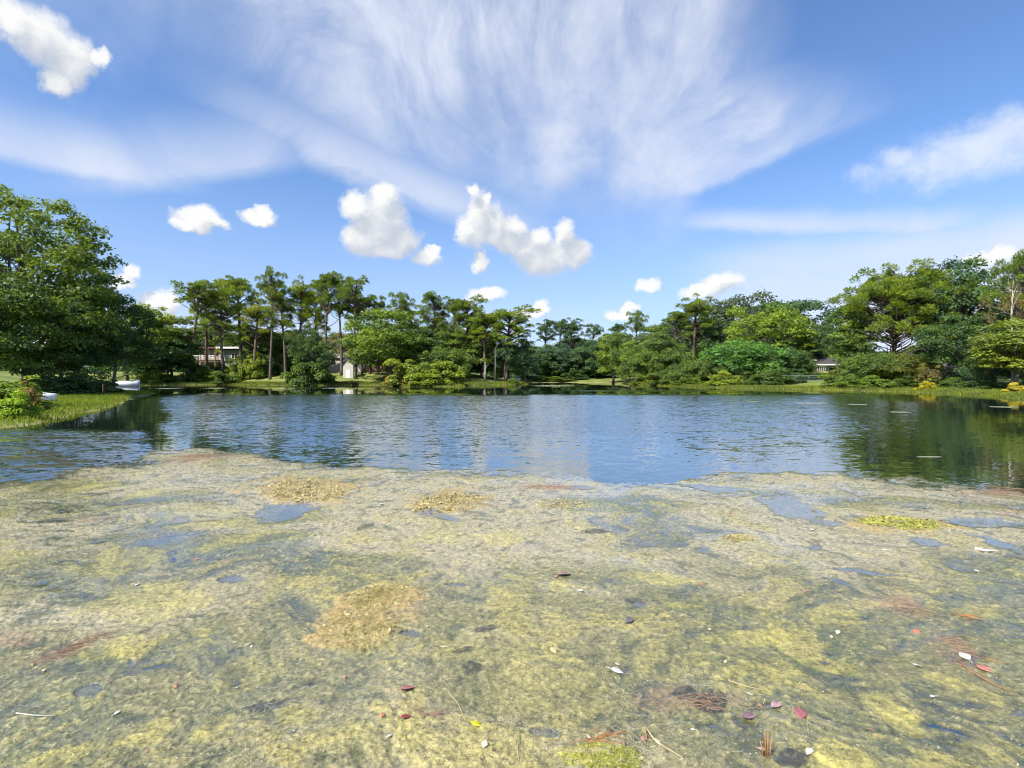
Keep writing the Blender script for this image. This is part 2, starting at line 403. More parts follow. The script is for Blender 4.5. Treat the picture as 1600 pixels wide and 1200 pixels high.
gl = nt.nodes.new('ShaderNodeBsdfGlossy'); gl.inputs['Roughness'].default_value = 0.02; gl.inputs['Color'].default_value = (0.98, 0.98, 0.96, 1); nt.links.new(nn.outputs[0], gl.inputs['Normal'])
mx = nt.nodes.new('ShaderNodeMixShader'); mx.inputs[0].default_value = 0.36; nt.links.new(wp.outputs[0], mx.inputs[1]); nt.links.new(gl.outputs[0], mx.inputs[2]); nt.links.new(mx.outputs[0], out.inputs['Surface'])
tag(link('water', wme, None, m), kind='structure')

# ------------------------------------------------------------------ the floating weed mat
EDGE = [(-400, 790), (-150, 765), (0, 748), (100, 735), (200, 712), (240, 701), (300, 697), (370, 698), (410, 708), (440, 719), (520, 723), (640, 729), (740, 731),
        (830, 729), (900, 736), (960, 746), (1020, 753), (1060, 747), (1100, 739), (1200, 733), (1310, 731), (1340, 739), (1440, 743), (1530, 753), (1600, 764), (1800, 790), (2200, 830)]
ex_ = np.array([e[0] for e in EDGE], float); ey_ = np.array([CAMH*F/(e[1]-HZ) for e in EDGE])
pyr = np.concatenate([np.arange(1560, 1200, -5), np.arange(1200, 668, -1.35)]); tr = np.arange(-1.35, 1.3501, 0.0027)
T, PYY = np.meshgrid(tr, pyr); MY = CAMH*F/(PYY-HZ); MX = T*MY
MX = MX+0.003*MY*(vnoise(MX*40, MY*40, 3)-0.5)
PX = 800+F*MX/MY; PY = HZ+CAMH*F/MY
def ell(cx, cy, rx, ry, rot=0.0, wob=0.45, seed=1):
    """soft blob at a place on the mat, 1 inside; lies flat, with a ragged rim"""
    c, s = math.cos(math.radians(rot)), math.sin(math.radians(rot))
    a = (PX-cx); b = (PY-cy); p = (a*c+b*s)/rx; q = (-a*s+b*c)/ry
    r = np.sqrt(p*p+q*q)+wob*fbm(MX*3.1+seed*3.7, MY*3.1, 4, 40+seed, 0.6)
    return sst(r, 1.06, 0.86)
ed = np.interp(PX, ex_, ey_)-MY
ed = ed+(0.6*fbm(MX*1.1, MY*1.3, 4, 71)+0.45*fbm(MX*3.0, MY*4.0, 4, 72, 0.6))*sst(MY, 6, 10)
wxn = fbm(MX*0.8, MY*0.8, 3, 11); wyn = fbm(MX*0.8+9, MY*0.8, 3, 12)
qx, qy = MX+0.55*wxn, MY+0.55*wyn
big = fbm(qx*0.55, qy*0.75, 4, 21); med = fbm(qx*2.2, qy*2.6, 4, 22, 0.55); fin = fbm(qx*9, qy*9, 4, 23, 0.6); vfin = fbm(MX*34, MY*34, 3, 24, 0.6)
ridge = 1-np.abs(fbm(qx*5+3, qy*6, 4, 27, 0.55))*3.2
POOL = [(448, 803, 46, 13, 0), (688, 806, 30, 7, 12), (285, 815, 18, 7, 0), (905, 762, 24, 4, 0), (1120, 764, 60, 5, 5), (1235, 795, 62, 20, 12),
        (1545, 818, 55, 8, 3), (1560, 852, 45, 8, 14), (1450, 850, 40, 8, 6), (1275, 855, 8, 4, 0), (155, 848, 20, 4, -8), (205, 1037, 9, 9, 0), (140, 1080, 20, 7, -20),
        (710, 913, 22, 4, 0), (1290, 1037, 22, 5, 5), (855, 1148, 22, 7, 8), (1590, 1118, 25, 9, 0), (270, 842, 60, 5, -10), (1360, 895, 60, 5, 8), (1300, 905, 26, 4, 12),
        (1000, 945, 14, 6, 0), (370, 905, 24, 6, 0), (640, 990, 14, 5, 0), (130, 880, 24, 4, -6), (1100, 858, 10, 4, 0), (1158, 880, 16, 3, 10)]
pool = np.zeros_like(MX)
for i, (a, b, c, d, r) in enumerate(POOL): pool = np.maximum(pool, ell(a, b, c*0.92, d*0.92, r, 1.25, i)*(0.75+0.25*np.clip(1+1.5*fin, 0, 1)))
lw = sst(PX+60*fbm(MX*0.6, MY*2.4, 3, 35), 330, 190)*sst(PY+14*fbm(MX*0.5, MY*2.0, 3, 34), 664, 684)*sst(ed, 0.6, -0.5)*sst(PY, 795, 765)      # wind-streaked water left of the mat, weed just awash
strk = fbm(MX*0.5, MY*3.0, 4, 33, 0.6)
lev = 1.25+0.9*big+1.0*med+0.75*fin+0.5*vfin+0.35*ridge
lev = lev*(1-0.95*pool)+0.16*pool
edge_l = sst(ed, -0.5, 1.3)
lev = np.where(ed > 1.3, lev, (lev+1.5)*edge_l-1.5)
lev = np.maximum(lev, (-0.35+2.2*strk+0.5*fbm(MX*1.3, MY*9, 3, 36)+0.2*fin)*lw-2*(1-lw))
# low mounds that stand a little higher
MOUND = [(935, 1192, 75, 26, 0), (1330, 1190, 55, 26, 20), (470, 768, 85, 20, 0), (700, 787, 66, 18, -4), (1410, 820, 84, 13, 4), (590, 935, 60, 26, -10), (560, 985, 70, 40, -10)]
mound = np.zeros_like(MX)
for i, (a, b, c, d, r) in enumerate(MOUND): mound = np.maximum(mound, ell(a, b, c, d, r, 0.4, 60+i))
lev = lev+1.6*mound
MZ = 0.0075*np.clip(lev, -2.5, 6)+(0.0035*fin+0.004*vfin)*sst(lev, 0.2, 1.2)
# colours of the weed, with distant sheen and crevice shade painted in
def cmix(A, B, f): return A+(np.array(B)-A)*f[..., None]
C = np.empty(MX.shape+(3,)); C[:] = (0.185, 0.185, 0.095)
C = cmix(C, (0.36, 0.335, 0.245), sst(big+0.4*med+(PX < 700)*0.06+0.9*sst(MY, 3.6, 8.0), 0.05, 0.75)*0.85)  # beige grows with distance: drier weed, plus sky sheen painted into the colour
C = cmix(C, (0.115, 0.135, 0.070), sst(-big+0.7*med+0.15*fin, 0.05, 0.5)*0.8)
C = cmix(C, (0.345, 0.315, 0.105), (1-0.35*sst(MY, 4, 9))*sst(med+0.5*fin+0.3*fbm(qx*1.3+40, qy*1.3, 3, 29), 0.12, 0.55)*0.7)  # yellow weed, weakened with distance to suit the painted sheen
C = cmix(C, (0.06, 0.075, 0.038), sst(-fin-0.4*med, 0.15, 0.48)*0.66)  # low spots darkened: crevice shade painted into the colour
C = cmix(C, (0.45, 0.40, 0.24), sst(vfin+0.4*fin, 0.28, 0.6)*0.5)
C = cmix(C, (0.05, 0.06, 0.035), sst(-vfin+0.3*med, 0.33, 0.6)*0.6)
C = cmix(C, (0.36, 0.30, 0.20), sst(ridge, 0.80, 0.98)*0.4*sst(big, -0.2, 0.3))
YEL = [(783, 845, 32, 11, 0, 1), (1018, 902, 52, 10, 8, 1), (1408, 1128, 66, 20, 28, 1.3), (1185, 1000, 95, 11, 0, 1.1), (1320, 1188, 46, 20, 22, 1.3), (235, 942, 100, 26, -10, .8),
       (800, 922, 46, 18, -5, .9), (180, 880, 62, 18, -8, .7), (1150, 842, 34, 8, 0, .8), (870, 918, 22, 12, 30, .8), (190, 1015, 44, 16, -15, .9), (240, 1145, 46, 22, -15, .9), (690, 842, 60, 8, 0, .7),
       (90, 760, 80, 8, -4, .6), (140, 765, 60, 7, -6, .6), (1410, 900, 40, 6, 4, .9), (1310, 965, 46, 14, 8, .8), (1500, 1075, 70, 12, 22, .9), (1230, 1055, 26, 6, 0, .9), (590, 1160, 90, 30, 0, .55),
       (470, 1120, 46, 18, -10, .9), (330, 1140, 34, 14, -30, .9), (1060, 1040, 70, 22, 0, .5), (340, 815, 90, 18, 0, .5), (235, 770, 40, 6, -10, .8), (1540, 1170, 50, 20, 10, .7), (380, 1060, 60, 26, -20, .5),
       (860, 1080, 110, 40, 0, .45), (1280, 690, 20, 5, 0, 0.0), (750, 1010, 80, 25, 0, .35), (60, 1190, 60, 18, -10, .7), (930, 1190, 75, 26, 0, .7)]
ysum = np.zeros_like(MX)
for i, (a, b, c, d, r, s) in enumerate(YEL):
    e = ell(a, b, c, d, r, 0.75, 100+i); C = cmix(C, (0.43, 0.40, 0.13), np.clip(e*s*0.60*(0.75+0.5*fin), 0, 1)); ysum = np.maximum(ysum, e*s)
GOLD = MOUND[2:]
for i, (a, b, c, d, r) in enumerate(GOLD):
    C = cmix(C, (0.38, 0.29, 0.12), np.clip(ell(a, b, c, d, r, 0.9, 62+i)*(0.75+0.6*fin), 0, 0.9))
RED = [(295, 717, 45, 8, -4), (150, 812, 24, 4, -6), (850, 762, 46, 5, 0), (1535, 770, 44, 14, 8), (1395, 945, 52, 16, 18), (90, 1022, 75, 9, -22), (1080, 1098, 80, 22, 5), (1500, 1030, 50, 18, 30), (640, 960, 26, 18, 0), (20, 1000, 30, 12, 0), (1590, 800, 40, 10, 0)]
for i, (a, b, c, d, r) in enumerate(RED):
    C = cmix(C, (0.33, 0.20, 0.15), np.clip(ell(a, b, c, d, r, 0.9, 160+i)*0.35*(0.8+0.9*vfin), 0, 0.8))
DRK = [(1070, 1085, 16, 9, 0), (1110, 1100, 22, 15, 0), (1235, 1185, 24, 14, 0), (420, 1105, 28, 8, -10), (720, 1020, 20, 5, -10), (760, 985, 18, 5, -10), (985, 940, 16, 6, 0), (570, 825, 14, 4, -20), (935, 832, 26, 4, 0), (80, 815, 20, 3, -6), (735, 1045, 16, 10, 0)]
for i, (a, b, c, d, r) in enumerate(DRK):
    C = cmix(C, (0.045, 0.045, 0.038), np.clip(ell(a, b, c, d, r, 0.9, 190+i)*(0.8+vfin), 0, 0.9))
C = cmix(C, (0.075, 0.085, 0.085), np.maximum(lw*0.8, pool*0.85*(0.8+0.6*fin)))
wet = sst(lev-0.25*fin, 1.25, 0.25)
film = sst(fbm(qx*0.7+5, qy*1.0, 4, 91, 0.55), -0.05, 0.45)*sst(lev, 3.2, 0.9)
film = np.maximum(np.maximum(film*0.8, wet)*(1-0.7*np.clip(ysum, 0, 1)), np.maximum(pool, lw))
C = C*(1-0.35*(wet*(1-np.maximum(pool, lw)))[..., None])
C = np.clip(C*np.array([0.99, 0.95, 0.92]), 0.01, 0.7)
nr, nc = MX.shape; idx = np.arange(nr*nc).reshape(nr, nc)
q = np.stack([idx[:-1, :-1], idx[:-1, 1:], idx[1:, 1:], idx[1:, :-1]], -1).reshape(-1, 4)
keep = (lev.ravel()[q] > -0.9).any(1); q = q[keep]
used = np.zeros(nr*nc, bool); used[q.ravel()] = True; remap = np.cumsum(used)-1
VV = np.stack([MX, MY, MZ], -1).reshape(-1, 3)[used]
me = np_mesh('algae_mat', VV, remap[q],
     {'weed': ('FLOAT_COLOR', np.concatenate([C, np.ones(C.shape[:2]+(1,))], -1).reshape(-1, 4)[used]), 'film': ('FLOAT', film.ravel()[used])}, True)
m, nt, out = mat('floating_weed'); P = geopos(nt); fl = E(attr(nt, 'film'))
d1 = noise(P, 3.0, 3, 0.5, color=True)
wv = nt.nodes.new('ShaderNodeVectorMath'); wv.operation = 'MULTIPLY_ADD'; nt.links.new(d1, wv.inputs[0]); wv.inputs[1].default_value = (0.18, 0.18, 0.0); nt.links.new(P, wv.inputs[2])
na = noise(wv.outputs[0], 26.0, 6, 0.72); nb = noise(wv.outputs[0], 95.0, 4, 0.7); nc_ = noise(P, 240.0, 2, 0.6)
cc = mixc(1.0, attr(nt, 'weed', 'Color'), mixc(smooth(na*0.6+nb*0.4, 0.30, 0.70), (0.30, 0.33, 0.30), (1.70, 1.64, 1.42)), 'MULTIPLY')
cc = mixc(smooth(nb*0.7+nc_*0.3, 0.60, 0.70)*0.55, cc, (0.50, 0.45, 0.27))
cc = mixc(smooth(na*0.5+nb*0.5, 0.40, 0.33)*0.75, cc, (0.030, 0.036, 0.022))
hb = na*0.9+nb*0.5+nc_*0.25
p = principled(nt, out, Base_Color=cc, Roughness=0.62-0.35*fl, Specular_IOR_Level=0.4, Coat_Weight=fl*0.65+0.35, Coat_Roughness=0.05, Coat_IOR=1.75, Normal=bump(nt, hb*(1.0-0.8*fl), 0.7, 0.016))
nt.links.new(bump(nt, hb*(1.0-0.9*fl), 0.16, 0.01), p.inputs['Coat Normal'])
tag(link('algae_mat', me, None, m), 'floating mat of olive and tan water weed covering the near water', 'algae', kind='stuff')
def mat_z(x, y):                            # height of the mat surface
    py = HZ+CAMH*F/y; i = int(np.clip(np.searchsorted(-pyr, -py), 0, nr-1)); j = int(np.clip(round((x/y-tr[0])/0.0027), 0, nc-1))
    return max(0.0, float(MZ[i, j]))

# ------------------------------------------------------------------ trees
def cards(c, n, L, W, rng):
    """diamond leaves: centres, normals, half length, half width"""
    n = n/np.linalg.norm(n, axis=1, keepdims=True)
    r = rng.normal(size=c.shape); t = r-(r*n).sum(1, keepdims=True)*n; t /= np.linalg.norm(t, axis=1, keepdims=True)
    b = np.cross(n, t); L = L[:, None]; W = W[:, None]
    V = np.stack([c-t*L, c+b*W-t*L*0.1, c+t*L, c-b*W-t*L*0.1], 1).reshape(-1, 3)
    return V, np.arange(len(c)*4).reshape(-1, 4)
def unit(rng, k):
    d = rng.normal(size=(k, 3)); return d/np.linalg.norm(d, axis=1, keepdims=True)
def limb(mb, a, b, r0, r1, rng, bend=0.12, n=5, seg=4):
    a = np.array(a); b = np.array(b); L = np.linalg.norm(b-a); off = rng.normal(size=3)*L*bend
    pts = [tuple(a+(b-a)*t+off*math.sin(math.pi*t)) for t in np.linspace(0, 1, seg+1)]
    mb.tube(pts, [r0+(r1-r0)*t for t in np.linspace(0, 1, seg+1)], n)
def mb_mesh(mb, name):
    me = bpy.data.meshes.new(name); me.from_pydata(mb.V, [], mb.F); me.update()
    me.polygons.foreach_set('use_smooth', np.ones(len(me.polygons), bool)); return me

def broad(seed, rxy=0.40, zc=0.60, rz=0.40, ncl=80, clr=0.11, nleaf=170, leaf=0.017, lump=0.28, inner=0.45, flat=0.62, tr_r=0.022, lean=(0, 0), bare=False):
    """a broadleaf tree of unit height: trunk with limbs, and a crown of leaf clumps"""
    rng = np.random.default_rng(seed)
    d = unit(rng, ncl*3); d = d[d[:, 2] > -0.75][:ncl]; k = len(d)
    ph = rng.uniform(0, 6.28, (4, 3)); lumpv = np.zeros(k)
    for i in range(4): lumpv += np.sin(d@(unit(rng, 1)[0]*(2.2+i))+ph[i, 0])
    rad = (1+lump*lumpv/2.2)*np.where(rng.random(k) < 0.72, rng.uniform(0.80, 1.02, k), rng.uniform(inner, 0.8, k))
    c = d*rad[:, None]*np.array([rxy, rxy, rz]); c[:, 2] += zc; c[:, 0] += lean[0]*c[:, 2]; c[:, 1] += lean[1]*c[:, 2]
    c[:, 2] = np.clip(c[:, 2], 0.04, 0.985)
    cr = clr*rng.uniform(0.55, 1.35, k); ctone = rng.uniform(0.05, 0.95, k)
    allc, alln, allt = [], [], []
    for i in range(k):
        m_ = max(8, int(nleaf*(cr[i]/clr)**2*rng.uniform(0.7, 1.2))); dd = unit(rng, m_)
        dd[:, 2] = np.where(dd[:, 2] < -0.25, -dd[:, 2]*0.6, dd[:, 2])
        r = rng.uniform(0.35, 1.0, m_)**0.5*(1+0.3*rng.normal(size=m_)*0.5)
        p = c[i]+dd*r[:, None]*cr[i]*np.array([1, 1, flat]); p[:, 2] -= 0.25*cr[i]*(dd[:, 0]**2+dd[:, 1]**2)
        allc.append(p); alln.append(dd*0.75+np.array([0, 0, 0.28])+rng.normal(size=(m_, 3))*0.5)
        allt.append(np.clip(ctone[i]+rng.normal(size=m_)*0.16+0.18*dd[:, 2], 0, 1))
    P = np.concatenate(allc); Nn = np.concatenate(alln); Tn = np.concatenate(allt); s = leaf*rng.uniform(0.6, 1.35, len(P))
    V, Fq = cards(P, Nn, s, s*0.55, rng)
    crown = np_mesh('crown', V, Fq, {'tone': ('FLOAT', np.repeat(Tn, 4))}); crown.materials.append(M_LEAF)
    mb = MB(); top = zc+rz*0.35
    xs = [tuple((lean[0]*z+rng.normal()*0.008*(z > 0), lean[1]*z+rng.normal()*0.008*(z > 0), z)) for z in np.linspace(-0.03, top, 7)]
    mb.tube(xs, [tr_r*(1.35 if i == 0 else 1)*(1-0.75*i/6) for i in range(7)], 8)
    for i in rng.choice(k, min(k, 26), replace=False):
        z0 = rng.uniform(max(0.10, zc-rz*0.9), top*0.92); a = (lean[0]*z0, lean[1]*z0, min(z0, max(0.06, c[i, 2]-0.04)))
        limb(mb, a, c[i], tr_r*0.42, tr_r*0.10, rng)
    trunk = mb_mesh(mb, 'trunk'); trunk.materials.append(M_BARK2)
    w = np.percentile(np.abs(V[:, 0]-lean[0]*0.6), 97.5)*2; h = np.percentile(V[:, 2], 99.7)
    return dict(trunk=trunk, crown=crown, w=w, h=h)

def pine(seed, zc=0.80, rz=0.19, rxy=0.15, ncl=30, clr=0.0295, ncard=90, lean=0.0, curve=0.02, flat=1.3, strag=4):
    """a tall southern pine of unit height: long bare trunk, upswept limbs, rounded needle clumps"""
    rng = np.random.default_rng(seed); mb = MB()
    ph = rng.uniform(0, 6.28); zz = np.linspace(-0.02, 0.95, 11)
    def ax(z): return np.array([lean*z+curve*math.sin(3.2*z+ph)-curve*math.sin(ph), curve*0.7*math.sin(2.6*z+ph*1.7)-curve*0.7*math.sin(ph*1.7), z])
    mb.tube([tuple(ax(z)) for z in zz], [0.0125*(1.3 if i == 0 else 1)*(1-0.72*i/10) for i in range(11)], 8)
    cl = []
    for i in range(ncl):
        d = unit(rng, 1)[0]; d[2] = d[2] if d[2] > -0.55 else -d[2]
        r = rng.uniform(0.55, 1.0)*(1+0.22*math.sin(3*math.atan2(d[1], d[0])+ph)+0.15*math.sin(7*d[2]+ph)); e = np.array([d[0]*rxy*r, d[1]*rxy*r, zc+d[2]*rz*r]); e[2] = min(e[2], 0.975)
        e[:2] += ax(e[2])[:2]; s_ = rng.uniform(0.65, 1.25); cl.append((e, s_))
        z0 = max(zc-rz*1.15, e[2]-rng.uniform(0.4, 1.0)*math.hypot(d[0], d[1])*rxy*r-0.02); limb(mb, ax(min(z0, 0.93)), e, 0.0042, 0.0013, rng, 0.09, 5, 4)
    for j in range(strag):                                # lone lower tufts and dead stubs
        z0 = rng.uniform(zc-rz*2.3, zc-rz); ang = rng.uniform(0, 6.28); L = rng.uniform(0.35, 0.8)*rxy; e = ax(z0)+np.array([math.cos(ang)*L, math.sin(ang)*L, L*0.35]); limb(mb, ax(z0), e, 0.0034, 0.001, rng, 0.1, 4, 3)
        if j % 2 == 0: cl.append((e, rng.uniform(0.45, 0.8)))
    PP, TT, AX = [], [], []
    for (c, s) in cl:
        m_ = int(ncard*s*s*1.1)+10; dd = unit(rng, m_); r = rng.uniform(0.15, 1.0, m_)**0.55
        dd[:, 2] = np.where(dd[:, 2] < -0.4, -dd[:, 2], dd[:, 2])
        PP.append(c+dd*r[:, None]*clr*s*np.array([1.05, 1.05, flat])); AX.append(dd+np.array([0, 0, 0.45])+rng.normal(size=(m_, 3))*0.4)
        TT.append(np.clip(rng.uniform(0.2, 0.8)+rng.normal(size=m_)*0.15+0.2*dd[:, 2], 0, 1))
    P = np.concatenate(PP); A = np.concatenate(AX); T_ = np.concatenate(TT); A /= np.linalg.norm(A, axis=1, keepdims=True)
    r = rng.normal(size=P.shape); b = np.cross(A, r); b /= np.linalg.norm(b, axis=1, keepdims=True)
    L = (0.0084*rng.uniform(0.6, 1.4, len(P)))[:, None]; W = L*0.34
    V = np.stack([P-A*L, P+b*W+A*L*0.2, P+A*L, P-b*W+A*L*0.2], 1).reshape(-1, 3)
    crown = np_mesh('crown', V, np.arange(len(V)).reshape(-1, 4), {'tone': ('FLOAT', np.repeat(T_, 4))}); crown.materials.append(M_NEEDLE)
    trunk = mb_mesh(mb, 'trunk'); trunk.materials.append(M_BARK)
    w = np.percentile(np.abs(V[:, 0]-lean*0.8), 98)*2
    return dict(trunk=trunk, crown=crown, w=w, h=np.percentile(V[:, 2], 99.8))
sdn = np.array([0.2, -0.3, 0.6])

def shrub(seed, ncl=46, nleaf=150, leaf=0.035, rx=0.55, lump=0.3, spiky=False):
    """a bush of unit height that reaches the ground"""
    rng = np.random.default_rng(seed); d = unit(rng, ncl*3); d = d[d[:, 2] > -0.1][:ncl]; k = len(d)
    c = d*np.array([rx, rx, 0.86])*rng.uniform(0.55, 1.0, k)[:, None]*(1+lump*np.sin(d[:, :1]*4+seed)*np.cos(d[:, 1:2]*5+seed*2)); c[:, 2] = np.clip(c[:, 2], 0.06, 0.92)
    P, Nn, Tn = [], [], []
    mb = MB()
    for i in range(k):
        cr = rng.uniform(0.10, 0.22); m_ = int(nleaf*(cr/0.16)**2); dd = unit(rng, m_); dd[:, 2] = np.where(dd[:, 2] < -0.3, -dd[:, 2], dd[:, 2])
        p = c[i]+dd*(rng.uniform(0.3, 1, m_)**0.5)[:, None]*cr*np.array([1, 1, 0.85]); p[:, 2] = np.maximum(p[:, 2], 0.01)
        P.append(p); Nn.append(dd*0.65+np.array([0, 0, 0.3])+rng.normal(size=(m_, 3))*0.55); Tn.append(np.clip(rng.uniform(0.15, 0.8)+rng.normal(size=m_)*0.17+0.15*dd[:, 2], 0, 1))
        if i % 3 == 0: limb(mb, (c[i, 0]*0.15, c[i, 1]*0.15, -0.03), c[i], 0.014, 0.004, rng, 0.08, 5, 3)
    P = np.concatenate(P); s = leaf*rng.uniform(0.6, 1.35, len(P)); V, Fq = cards(P, np.concatenate(Nn), s, s*(0.3 if spiky else 0.55), rng)
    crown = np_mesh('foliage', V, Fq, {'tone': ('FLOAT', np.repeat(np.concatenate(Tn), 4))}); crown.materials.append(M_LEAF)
    trunk = mb_mesh(mb, 'stem'); trunk.materials.append(M_BARK2)
    return dict(trunk=trunk, crown=crown, w=np.percentile(np.abs(V[:, 0]), 98)*2, h=np.percentile(V[:, 2], 99.5))

BV = {'round': [broad(s, 0.36, 0.58, 0.42) for s in (1, 2)],
      'oak': [broad(s, 0.50, 0.56, 0.44, ncl=120, clr=0.12, nleaf=150) for s in (3, 4, 5)],
      'lacy': [broad(s, 0.38, 0.58, 0.42, ncl=190, clr=0.066, nleaf=95, leaf=0.013, lump=0.22, inner=0.3, flat=0.85) for s in (6, 7)],
      'tall': [broad(s, 0.28, 0.54, 0.47, ncl=90, clr=0.095, nleaf=130) for s in (8, 9)],
      'layer': [broad(12, 0.42, 0.50, 0.50, ncl=420, clr=0.058, nleaf=115, leaf=0.0085, lump=0.26, inner=0.32, flat=0.62)],
      'low': [broad(s, 0.46, 0.50, 0.50, ncl=130, clr=0.12, nleaf=150) for s in (14, 15)],
      'thick': [broad(s, 0.95, 0.46, 0.50, ncl=190, clr=0.17, nleaf=130, leaf=0.030, flat=0.95, lump=0.22) for s in (16, 17)],
      'pine': [pine(s, zc, rz, rx, n, lean=l, curve=cv_) for (s, zc, rz, rx, n, l, cv_) in
               ((21, .74, .25, .13, 56, .02, .012), (22, .81, .18, .14, 42, -.03, .02), (23, .66, .32, .12, 74, .0, .015), (24, .82, .17, .15, 42, .05, .03), (25, .71, .28, .13, 60, -.02, .01), (26, .64, .35, .15, 88, .01, .02))],
      'bigpine': [pine(31, .56, .43, .30, 320, clr=.036, ncard=130, curve=.02, strag=2, flat=1.6), pine(32, .68, .32, .26, 150, clr=.038, ncard=130, curve=.02)],
      'shrub': [shrub(s) for s in (41, 42, 43)], 'reedy': [shrub(44, spiky=True, leaf=0.06)]}
def dress(name, vt, loc, sx, sy, sz, rz, tint, label, cat, group, pnames=('trunk', 'crown'), bark=None):
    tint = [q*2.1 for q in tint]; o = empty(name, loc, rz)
    t = link(pnames[0], vt['trunk'], o); c = link(pnames[1], vt['crown'], o); c.color = tuple(tint)+(1,)
    t.scale = c.scale = (sx, sy, sz)
    if bark is not None:
        t.data = vt['trunk'].copy(); t.data.materials.clear(); t.data.materials.append(bark)
    return tag(o, label, cat, group)
trng = random.Random(5)
def tree(kind, var, px, top, Y, wpx, tint, label, group=None, name=None, rz=None, bark=None, cat='tree', sink=0.0):
    x = (px-800)/F*Y; z0 = gz(x, Y)-sink; H = CAMH+(HZ-top)/F*Y-z0; W = wpx/F*Y
    if kind == 'low' and W > 1.35*H: kind = 'thick'
    vt = BV[kind][var % len(BV[kind])]
    sz = H/vt['h']; sxy = W/vt['w']; rz = trng.uniform(0, 6.28) if rz is None else rz
    if kind in ('pine',): rz = trng.choice((0, math.pi))+trng.uniform(-.35, .35) if rz is None else rz
    nm = name or {'pine': 'pine_tree', 'bigpine': 'pine_tree', 'shrub': 'shrub', 'reedy': 'shrub', 'oak': 'oak_tree'}.get(kind, 'broadleaf_tree')
    return dress(nm, vt, (x, Y, z0-0.02), sxy, sxy, sz, rz, tint, label, 'shrub' if kind in ('shrub', 'reedy') else cat, group, ('stem', 'foliage') if kind in ('shrub', 'reedy') else ('trunk', 'crown'), bark)

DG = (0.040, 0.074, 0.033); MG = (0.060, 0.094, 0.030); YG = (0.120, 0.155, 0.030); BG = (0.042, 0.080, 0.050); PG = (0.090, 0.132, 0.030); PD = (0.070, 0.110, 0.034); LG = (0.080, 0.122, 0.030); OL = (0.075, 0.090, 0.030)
# left bank
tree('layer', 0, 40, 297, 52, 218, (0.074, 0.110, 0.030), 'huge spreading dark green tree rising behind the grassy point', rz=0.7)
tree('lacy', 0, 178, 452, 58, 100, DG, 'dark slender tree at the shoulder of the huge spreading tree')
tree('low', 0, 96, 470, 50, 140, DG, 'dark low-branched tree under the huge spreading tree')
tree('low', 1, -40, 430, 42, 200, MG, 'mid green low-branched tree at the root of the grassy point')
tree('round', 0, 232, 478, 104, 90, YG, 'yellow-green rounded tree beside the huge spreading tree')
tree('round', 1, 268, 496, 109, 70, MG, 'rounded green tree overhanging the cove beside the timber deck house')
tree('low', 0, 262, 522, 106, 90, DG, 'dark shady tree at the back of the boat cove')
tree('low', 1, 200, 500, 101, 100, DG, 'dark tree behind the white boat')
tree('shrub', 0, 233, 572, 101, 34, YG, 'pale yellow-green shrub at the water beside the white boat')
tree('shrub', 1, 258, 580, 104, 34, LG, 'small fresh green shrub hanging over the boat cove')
# left pines
G1 = 'tall pines on the left far bank'
for (var, px, top, Y, w, tint, lab) in [
    (1, 292, 435, 108, 86, PD, 'slender pine leaning out on its own at the end of the row of tall pines'),
    (2, 322, 441, 118, 64, PG, 'tall pine standing over the timber deck house railing'), (5, 350, 437, 112, 78, PG, 'full-crowned pine standing before the deck house roof'), (0, 378, 432, 120, 76, PG, 'tall pine standing beside the deck house wall'), (2, 398, 468, 112, 66, (0.095, 0.125, 0.028), 'yellowish lower pine beside the tallest flat-topped pine'),
    (3, 422, 418, 110, 66, PD, 'tallest flat-topped pine standing up above the row of tall pines'), (1, 415, 440, 118, 54, PD, 'thin pine close against the trunk of the tallest flat-topped pine'), (4, 446, 458, 112, 60, PG, 'lower pine standing over the bright green rounded tree'), (2, 468, 432, 114, 58, PG, 'narrow tall pine behind the dark ragged waterside tree'),
    (0, 507, 427, 112, 56, PD, 'tall pine standing before the cream house'), (4, 534, 425, 114, 64, PD, 'tall pine whose trunk stands beside the white shed'), (3, 556, 430, 110, 78, PD, 'forked-looking pine with a wide crown above the white shed'), (1, 570, 458, 118, 64, PD, 'lower pine above the brick house roof'), (5, 490, 452, 122, 50, PG, 'small pine between the ragged tree and the cream house')]:
    tree('pine', var, px, top, Y, w*0.88, tint, lab, G1)
